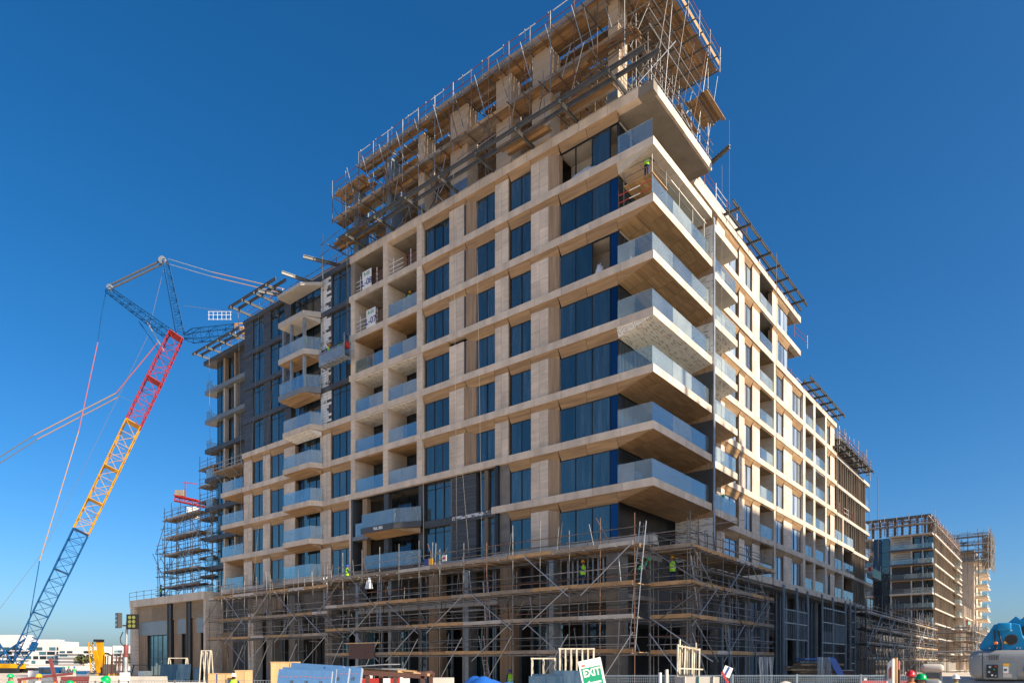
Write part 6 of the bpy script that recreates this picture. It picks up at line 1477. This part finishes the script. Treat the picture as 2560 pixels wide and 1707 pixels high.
# board on a post at the right
t = thing('notice_board', 'white notice board seen edge on with a timber post', 'sign', site(5.55, 10, GZ))
nb_ = [site(5.665, 10.3), site(5.465, 9.8), site(5.49, 9.8), site(5.69, 10.3)]
hexa(t, 'board', [Vector((q.x, q.y, GZ)) for q in nb_]+[Vector((q.x, q.y, z)) for q, z in zip(nb_, (1.69, 1.755, 1.755, 1.69))], 'white')
bar(t, 'post', site(5.53, 9.85, GZ), site(5.53, 9.85, 1.77), .05, .06, 'plank'); bar(t, 'post', site(5.60, 9.9, GZ), site(5.60, 9.9, 1.6), .05, .06, 'brown_steel')
qa, qb = site(5.59, 10.13), site(5.51, 9.93); ofs = site(-.006, 0)-site(0, 0)
hexa(t, 'print', [Vector((q.x, q.y, z)) for q, z in ((qa, 1.45), (qb, 1.47), (qb+ofs, 1.47), (qa+ofs, 1.45), (qa, 1.6), (qb, 1.64), (qb+ofs, 1.64), (qa+ofs, 1.6))], 'pink')
# ------------------------------------------------------------------ rounded solids for machines
def rounded(par, name, r0, r1, F0, F1, z0, z1, mat, bev=.15, seg=4, yaw=0):
    bm = bmesh.new(); bmesh.ops.create_cube(bm, size=1.0)
    bmesh.ops.scale(bm, vec=(r1-r0, F1-F0, z1-z0), verts=bm.verts)
    bmesh.ops.bevel(bm, geom=bm.edges[:], offset=bev, segments=seg, affect='EDGES', profile=.5)
    me = bpy.data.meshes.new(name); bm.to_mesh(me); bm.free(); me.materials.append(M[mat])
    for p in me.polygons: p.use_smooth = True
    return link(bpy.data.objects.new(name, me), par, Matrix.Translation(site((r0+r1)/2, (F0+F1)/2, (z0+z1)/2)) @ Matrix.Rotation(RZ+yaw, 4, 'Z'))
class Yard:
    """a machine's own frame: its corner stands at (r0, F0), turned by ang from the site grid"""
    def __init__(s, r0, F0, ang): s.r0, s.F0, s.c, s.s, s.a = r0, F0, math.cos(ang), math.sin(ang), ang
    def at(s, a, b, z=0.0): return site(s.r0+a*s.c+b*s.s, s.F0-a*s.s+b*s.c, z)
    def box(s, par, name, a0, a1, b0, b1, z0, z1, mat): return rbox(par, name, s.at((a0+a1)/2, (b0+b1)/2, (z0+z1)/2), (a1-a0, b1-b0, z1-z0), RZ-s.a, mat)
    def rounded(s, par, name, a0, a1, b0, b1, z0, z1, mat, bev=.15, seg=4):
        o = rounded(par, name, 0, a1-a0, 0, b1-b0, 0, z1-z0, mat, bev, seg)
        mw = Matrix.Translation(s.at((a0+a1)/2, (b0+b1)/2, (z0+z1)/2)) @ Matrix.Rotation(RZ-s.a, 4, 'Z'); o.matrix_basis = mw; W[o.name] = mw.copy(); return o
    def plate(s, par, name, pts, b0, b1, mat):
        o = prism(par, name, [s.at(a, b0, z) for a, z in pts], s.at(0, b1)-s.at(0, b0), mat)
        m_ = o.modifiers.new('bevel', 'BEVEL'); m_.width = .012; m_.segments = 2; return o
# boom lift
Y = Yard(7.37, 11, R(33.8))
t = thing('boom_lift', 'grey bodied boom lift with a blue turret and arm', 'boom lift', Y.at(1.2, .7, GZ))
c = Y.rounded(t, 'engine_cover', 0, 2.3, 0, 1.3, 1.42, 1.90, 'lift_grey', .13, 5); Y.rounded(t, 'lower_cover', .02, 2.3, .02, 1.28, .82, 1.412, 'lift_grey', .08, 3)
Y.rounded(t, 'chassis', .15, 2.6, .1, 1.2, .2, .8, 'brown_steel', .08)
for a_ in (.5, 2.2):
    for b_ in (-.05, 1.35): tube(t, 'wheel', Y.at(a_, b_-.18, .02), Y.at(a_, b_+.18, .02), .6, 'rubber', 20)
Y.box(c, 'cover_seam', .17, .178, -.004, .004, 1.44, 1.86, 'black'); Y.box(c, 'cover_seam', .02, 2.2, -.003, .004, 1.438, 1.446, 'black')
Y.box(c, 'control_recess', .195, .62, -.006, .01, 1.44, 1.70, 'zinc'); Y.box(c, 'control_panel', .225, .375, -.03, -.007, 1.46, 1.665, 'black')
for (q, z, s_, m_) in ((.27, 1.63, .032, 'lens_pale'), (.345, 1.64, .022, 'red'), (.325, 1.59, .016, 'vest_green'), (.26, 1.55, .03, 'lens_pale'), (.30, 1.50, .024, 'white'), (.345, 1.49, .02, 'galv')): Y.box(c, 'button', q-s_/2, q+s_/2, -.038, -.031, z-s_/2, z+s_/2, m_)
Y.box(c, 'warning_label', .44, .52, -.012, -.007, 1.645, 1.685, 'helm_yellow'); Y.box(c, 'paper_label', .44, .51, -.012, -.007, 1.53, 1.64, 'white'); Y.box(c, 'paper_label', .44, .55, -.012, -.007, 1.465, 1.52, 'concrete_light'); Y.box(c, 'label_line', .45, .49, -.016, -.0125, 1.57, 1.60, 'print_dark')
tube(c, 'round_emblem', Y.at(.78, .002, 1.6), Y.at(.78, -.012, 1.6), .085, 'lift_blue', 20); Y.box(c, 'vent_patch', .25, .40, -.004, .004, 1.73, 1.83, 'clad_light')
for i in range(6): Y.box(c, 'vent_slot', .262+.022*i, .27+.022*i, -.007, -.0045, 1.745, 1.815, 'black')
for q in (.03, .15, .21, .6): tube(c, 'latch', Y.at(q, .0, 1.78), Y.at(q, -.008, 1.78), .01, 'galv', 8)
tp = [(.17, 1.89), (.135, 1.97), (.33, 2.31), (.55, 2.325), (.66, 2.30), (.70, 2.1), (.84, 1.90)]
for b_ in (.12, .85): Y.plate(t, 'turret_plate', tp, b_, b_+.05, 'lift_blue')
tube(t, 'turret_hole', Y.at(.55, .105, 2.06), Y.at(.55, .118, 2.06), .075, 'black', 20); tube(t, 'hole_ring', Y.at(.55, .112, 2.06), Y.at(.55, .119, 2.06), .088, 'clad', 20)
Y.rounded(t, 'turret_box', .37, .55, .06, .5, 2.2, 2.33, 'lift_blue', .025, 3); Y.box(t, 'turret_panel', .28, .66, .2, .8, 1.9, 2.22, 'lift_blue')
Y.box(t, 'warning_label', .455, .505, .108, .117, 2.0, 2.035, 'helm_yellow'); Y.box(t, 'paper_label', .53, .56, .108, .117, 2.2, 2.215, 'white'); Y.rounded(t, 'beacon', .32, .375, .0, .06, 1.985, 2.03, 'orange', .015, 2); Y.box(t, 'beacon_bracket', .34, .36, .02, .1, 1.9, 1.99, 'black')
for pa in (.27, .36, .62, .66): tube(t, 'bolt', Y.at(pa, .10, 1.93), Y.at(pa, .12, 1.93), .012, 'galv', 8)
Y.plate(t, 'lower_arm', [(.46, 2.28), (.62, 2.44), (.68, 2.38), (.95, 2.66), (1.6, 3.4), (1.9, 3.1), (1.15, 2.3), (.86, 2.05), (.68, 2.2)], .25, .75, 'lift_blue')
tube(t, 'pivot_pin', Y.at(.76, .23, 2.2), Y.at(.76, .26, 2.2), .09, 'black', 20); bar(t, 'upper_arm', Y.at(.9, .95, 2.0), Y.at(3.0, .95, 3.2), .25, .3, 'lift_grey')
for q0, q1, z0_, z1_ in ((.335, .345, 2.22, 1.92), (.38, .43, 2.2, 2.0), (.43, .42, 2.0, 1.9)): tube(t, 'hose', Y.at(q0, .1, z0_), Y.at(q1, .1, z1_), .011, 'black')
# white site dumper with canopy
D = Yard(10.78, 18, R(30.9))
t = thing('site_dumper', 'small white site dumper with a rounded canopy', 'dumper', D.at(.3, .7, GZ))
D.rounded(t, 'canopy', 0, .52, 0, 1.2, 1.45, 1.66, 'concrete_light', .09, 4)
for a_ in (.07, .45):
    for b_ in (.1, 1.1): bar(t, 'canopy_post', D.at(a_, b_, .6), D.at(a_, b_, 1.5), .05, .05, 'lift_grey')
D.rounded(t, 'hood', .05, .47, -.1, .8, .3, 1.26, 'lift_grey', .1); D.rounded(t, 'engine_body', -.05, .57, .8, 2.0, .0, 1.0, 'lift_grey', .1); D.box(t, 'windscreen', .1, .42, .08, .1, 1.28, 1.44, 'glass_dark'); D.box(t, 'seat', .14, .38, .6, .8, 1.26, 1.42, 'helm_yellow')
for a_ in (-.1, .62):
    for b_ in (.2, 1.5): tube(t, 'wheel', D.at(a_-.1, b_, -.2), D.at(a_+.1, b_, -.2), .4, 'rubber', 18)
t = thing('compressor', 'dark covered machine beside the white dumper', 'machine', site(11.9, 19, GZ)); rounded(t, 'cover', 12.75, 13.3, 21.4, 22.2, .1, 1.2, 'black', .2, 4); sbox(t, 'skid', 12.75, 13.3, 21.4, 22.2, GZ, .12, 'brown_steel'); sbox(t, 'side_grille', 12.8, 13.2, 21.37, 21.39, .5, .9, 'clad')
# timber pile under a blue sheet, far doorway, odd site clutter on the right
t = thing('timber_pile', 'pile of timber and sheets under a blue tarpaulin before the steel frames', 'timber pile', site(20.4, 46, GZ))
for i in range(14): rbox(t, 'timber', site(20.2+rr.uniform(-.3, .3), 46+rr.uniform(-.5, .5), GZ+.12+.17*i), (2.6+rr.uniform(-.5, .4), 1.1, .12), RZ+R(rr.uniform(-9, 9)), rr.choice(('plank', 'plank_grey', 'galv_blue', 'brown_steel')))
hexa(t, 'tarpaulin', [site(19.4, 45.2, 1.86), site(21.3, 45.2, 1.92), site(21.5, 46.8, 1.9), site(19.4, 46.8, 1.9), site(19.4, 45.2, 1.96), site(21.3, 45.2, 2.05), site(21.5, 46.8, 2.0), site(19.4, 46.8, 2.0)], 'tarp')
hexa(t, 'tarpaulin', [site(20.9, 45.1, 1.95), site(21.4, 45.1, 1.95), site(22.1, 45.0, .5), site(21.6, 45.0, .6), site(20.9, 45.2, 1.97), site(21.4, 45.2, 1.97), site(22.1, 45.1, .5), site(21.6, 45.1, .6)], 'tarp')
t = thing('prop_bundle', 'grey steel props stacked against the timber pile', 'steel props', site(20.0, 44.5, GZ))
for i in range(9): bar(t, 'prop', site(19.9+.13*i, 44.4, GZ), site(20.0+.09*i, 44.6, 2.05), .05, .05, 'galv')
t = thing('prop_bundle', 'galvanised rods bundled by the dark doorway', 'steel props', site(13.6, 34, GZ))
for i in range(12): bar(t, 'rod', site(13.4+.07*i+rr.uniform(-.2, .2), 37, GZ), site(13.5+.07*i, 37.3, 2.0), .03, .03, 'galv')
for (r, F, z, w_, m_, lb) in ((22.6, 44, .75, 1.6, 'black', 'dark skip beside the timber pile'), (27.2, 44, .62, .9, 'red', 'red steel cabinet on the ground beyond the mesh fence'), (24.6, 50, 1.1, .9, 'brown_steel', 'stack of brown bricks by the dark scaffold'), (18.6, 43, .4, .8, 'white', 'white water tank in front of the timber pile'), (14.6, 33, .6, .7, 'galv_blue', 'grey steel crate near the doorway')):
    tt = thing('site_crate', lb, 'crate', site(r, F, GZ), 'crates and cabinets on the right'); rounded(tt, 'body', r-w_/2, r+w_/2, F, F+.8, GZ, z, m_, .04, 2); sbox(tt, 'lid', r-w_/2-.02, r+w_/2+.02, F-.02, F+.82, z, z+.05, 'galv')
# barrier row on the right ground
for i in range(4): cblock(22+2.6*i, 24.4+2.6*i, 40+.4*i, .3, 'low concrete barrier in the row before the dark scaffold')
# left distance: truck with workers, folded yellow boom, cones, barrier frames
t = thing('flatbed_truck', 'blue flatbed truck with seated workers in the left distance', 'truck', site(-52.5, 80, GZ))
sbox(t, 'bed', -53.7, -51.0, 80, 82, -.1, .25, 'crane_blue'); sbox(t, 'cab', -55.6, -53.8, 80.2, 82.2, -.1, 1.15, 'crane_blue'); sbox(t, 'cab_window', -55.4, -54.2, 80.15, 80.19, .5, 1.0, 'glass_dark'); sbox(t, 'stripe', -53.3, -51.6, 79.95, 79.99, .1, .2, 'vest')
sbox(t, 'tailboard', -51.1, -51.0, 80.1, 81.9, .26, .6, 'crane_blue')
for r in (-55.0, -51.8):
    for F in (80.05, 81.9): tube(t, 'wheel', site(r, F-.1, -.2), site(r, F+.1, -.2), .4, 'rubber', 14)
for r, lb, hv in ((-53.1, 'left', 'helm_green'), (-52.45, 'middle', 'helm_green'), (-51.8, 'right', 'helm_blue')):
    person(site(r, 80.8, -.38), RZ+R(10), 'worker standing in the %s of the blue truck bed' % lb, hv, 'vest_green' if lb == 'right' else None, shirt='cloth_grey', scale=.9)
t = thing('mobile_crane', 'yellow mobile crane with its folded boom raised in the left distance', 'crane', site(-51.9, 86, GZ))
bar(t, 'boom', site(-51.4, 86, .2), site(-52.0, 86, 4.5), .55, .6, 'crane_yellow'); bar(t, 'boom_section', site(-51.6, 85.4, .4), site(-52.2, 85.4, 3.2), .5, .3, 'crane_yellow'); lattice(t, 'fly_jib', site(-52.7, 86, .5), site(-53.1, 86, 4.2), .55, .5, .8, 'crane_yellow', .06, .04)
sbox(t, 'boom_head', -52.5, -51.6, 85.6, 86.4, 4.3, 4.6, 'black'); sbox(t, 'counterweight', -51.0, -50.4, 85, 87, .0, 1.5, 'beam_grey'); sbox(t, 'carrier', -53.9, -50.2, 85, 87.5, -.1, .3, 'crane_yellow')
for r in (-53.4, -52.2, -51): tube(t, 'wheel', site(r, 84.9, -.1), site(r, 85.2, -.1), .5, 'rubber', 14)
t = thing('dumper_truck', 'small dark loader with a roll bar behind the concrete barrier', 'loader', site(-28.5, 46, GZ)); sbox(t, 'body', -28.9, -27.6, 52, 54, -.2, .7, 'black'); bar(t, 'roll_bar', site(-29.0, 52, .7), site(-28.8, 52, 1.5), .07, .07, 'black'); bar(t, 'roll_bar', site(-27.6, 52, .7), site(-27.8, 52, 1.5), .07, .07, 'black'); bar(t, 'roll_bar', site(-28.85, 52, 1.5), site(-27.75, 52, 1.5), .07, .07, 'black')
for r in (-28.7, -27.8): tube(t, 'wheel', site(r-.1, 52, -.25), site(r+.1, 52, -.25), .35, 'rubber', 14)
for i, r in enumerate((-21.6, -20.75, -19.85, -25.7, -27.1)):
    F = 31 if i < 3 else 36; t = thing('traffic_cone', 'orange and white traffic cone at the left edge of the site', 'cone', site(r, F, GZ), 'traffic cones in a row'); h = 1.42
    for k in range(4):
        a, b = k/4, (k+1)/4; v = []; n = 10
        for z, rr_ in ((a, .16-.11*a), (b, .16-.11*b)): v += [site(r, F, GZ+h*z)+Vector((rr_*math.cos(6.283*q/n), rr_*math.sin(6.283*q/n), 0)) for q in range(n)]
        mesh(t, 'band', v, [(q, (q+1) % n, n+(q+1) % n, n+q) for q in range(n)]+[tuple(range(n, 2*n))], 'orange' if k % 2 else 'white', True)
    sbox(t, 'foot', r-.2, r+.2, F-.2, F+.2, GZ, GZ+.05, 'rubber')
t = thing('red_trestle', 'dark red steel trestle standing by the crane foot', 'trestle', site(-23, 34, GZ)); bar(t, 'leg', site(-23.0, 34, 1.9), site(-22.4, 34, GZ), .12, .12, 'red_rail'); bar(t, 'cross_bar', site(-24.6, 34, .85), site(-21.9, 34, 1.15), .12, .12, 'red_rail'); bar(t, 'leg', site(-24.5, 34, .9), site(-24.7, 34, GZ), .1, .1, 'red_rail')
for i, (r0, r1, F, z, m_) in enumerate(((-30.5, -28.4, 46, .75, 'red_rail'), (-31.5, -30.6, 47, .95, 'concrete_light'), (-35.5, -32.5, 50, .55, 'galv'), (-40, -36, 58, .7, 'galv'), (-26.4, -25.8, 48, 1.1, 'galv_blue'))):
    tt = thing('material_stack', ('stack of red steel frames', 'pale upright machine box', 'pallet of grey sections', 'long pallet of steel in the distance', 'blue grey glass crate')[i]+' on the left of the site', 'stack', site(r0, F, GZ), 'material stacks on the left')
    for k in range(5): q = random.uniform(0, .15); sbox(tt, 'layer', r0+q, r1-q, F, F+1.1, GZ+(z-GZ)*k/5+.012, GZ+(z-GZ)*(k+1)/5, m_)
t = thing('prop_bundle', 'dark vertical rods standing behind the concrete barrier', 'steel props', site(-26.5, 50, GZ))
for i in range(11): bar(t, 'rod', site(-29.4+.17*i, 49, GZ), site(-29.3+.17*i+rr.uniform(-.1, .1), 49, 2.2+rr.uniform(-.1, .2)), .06, .06, 'brown_steel')
# site signs fixed to the scaffold deck
t = thing('safety_sign', 'blue and yellow safety sign on the scaffold edge', 'sign', (-36.9, 36.1, 9)); box(t, 'board', (-37.5, 36.05, 9.0), (-37.05, 36.08, 9.5), 'ink_blue'); box(t, 'board', (-37.0, 36.05, 9.02), (-36.6, 36.08, 9.48), 'helm_yellow')
t = thing('safety_sign', 'small white and red safety sign on the scaffold edge', 'sign', (-35.4, 36.1, 9)); box(t, 'board', (-35.6, 36.05, 9.15), (-35.15, 36.08, 9.6), 'white'); box(t, 'mark', (-35.52, 36.03, 9.28), (-35.23, 36.048, 9.44), 'red')
t = thing('safety_sign', 'brown hoarding board hung on the lower scaffold', 'sign', (-44, 36, 2)); box(t, 'board', (-46.4, 35.95, 2.0), (-43.2, 36.0, 3.2), 'brown_steel'); box(t, 'batten', (-46.9, 35.9, 3.25), (-42.4, 36.0, 3.33), 'ply')
flush()
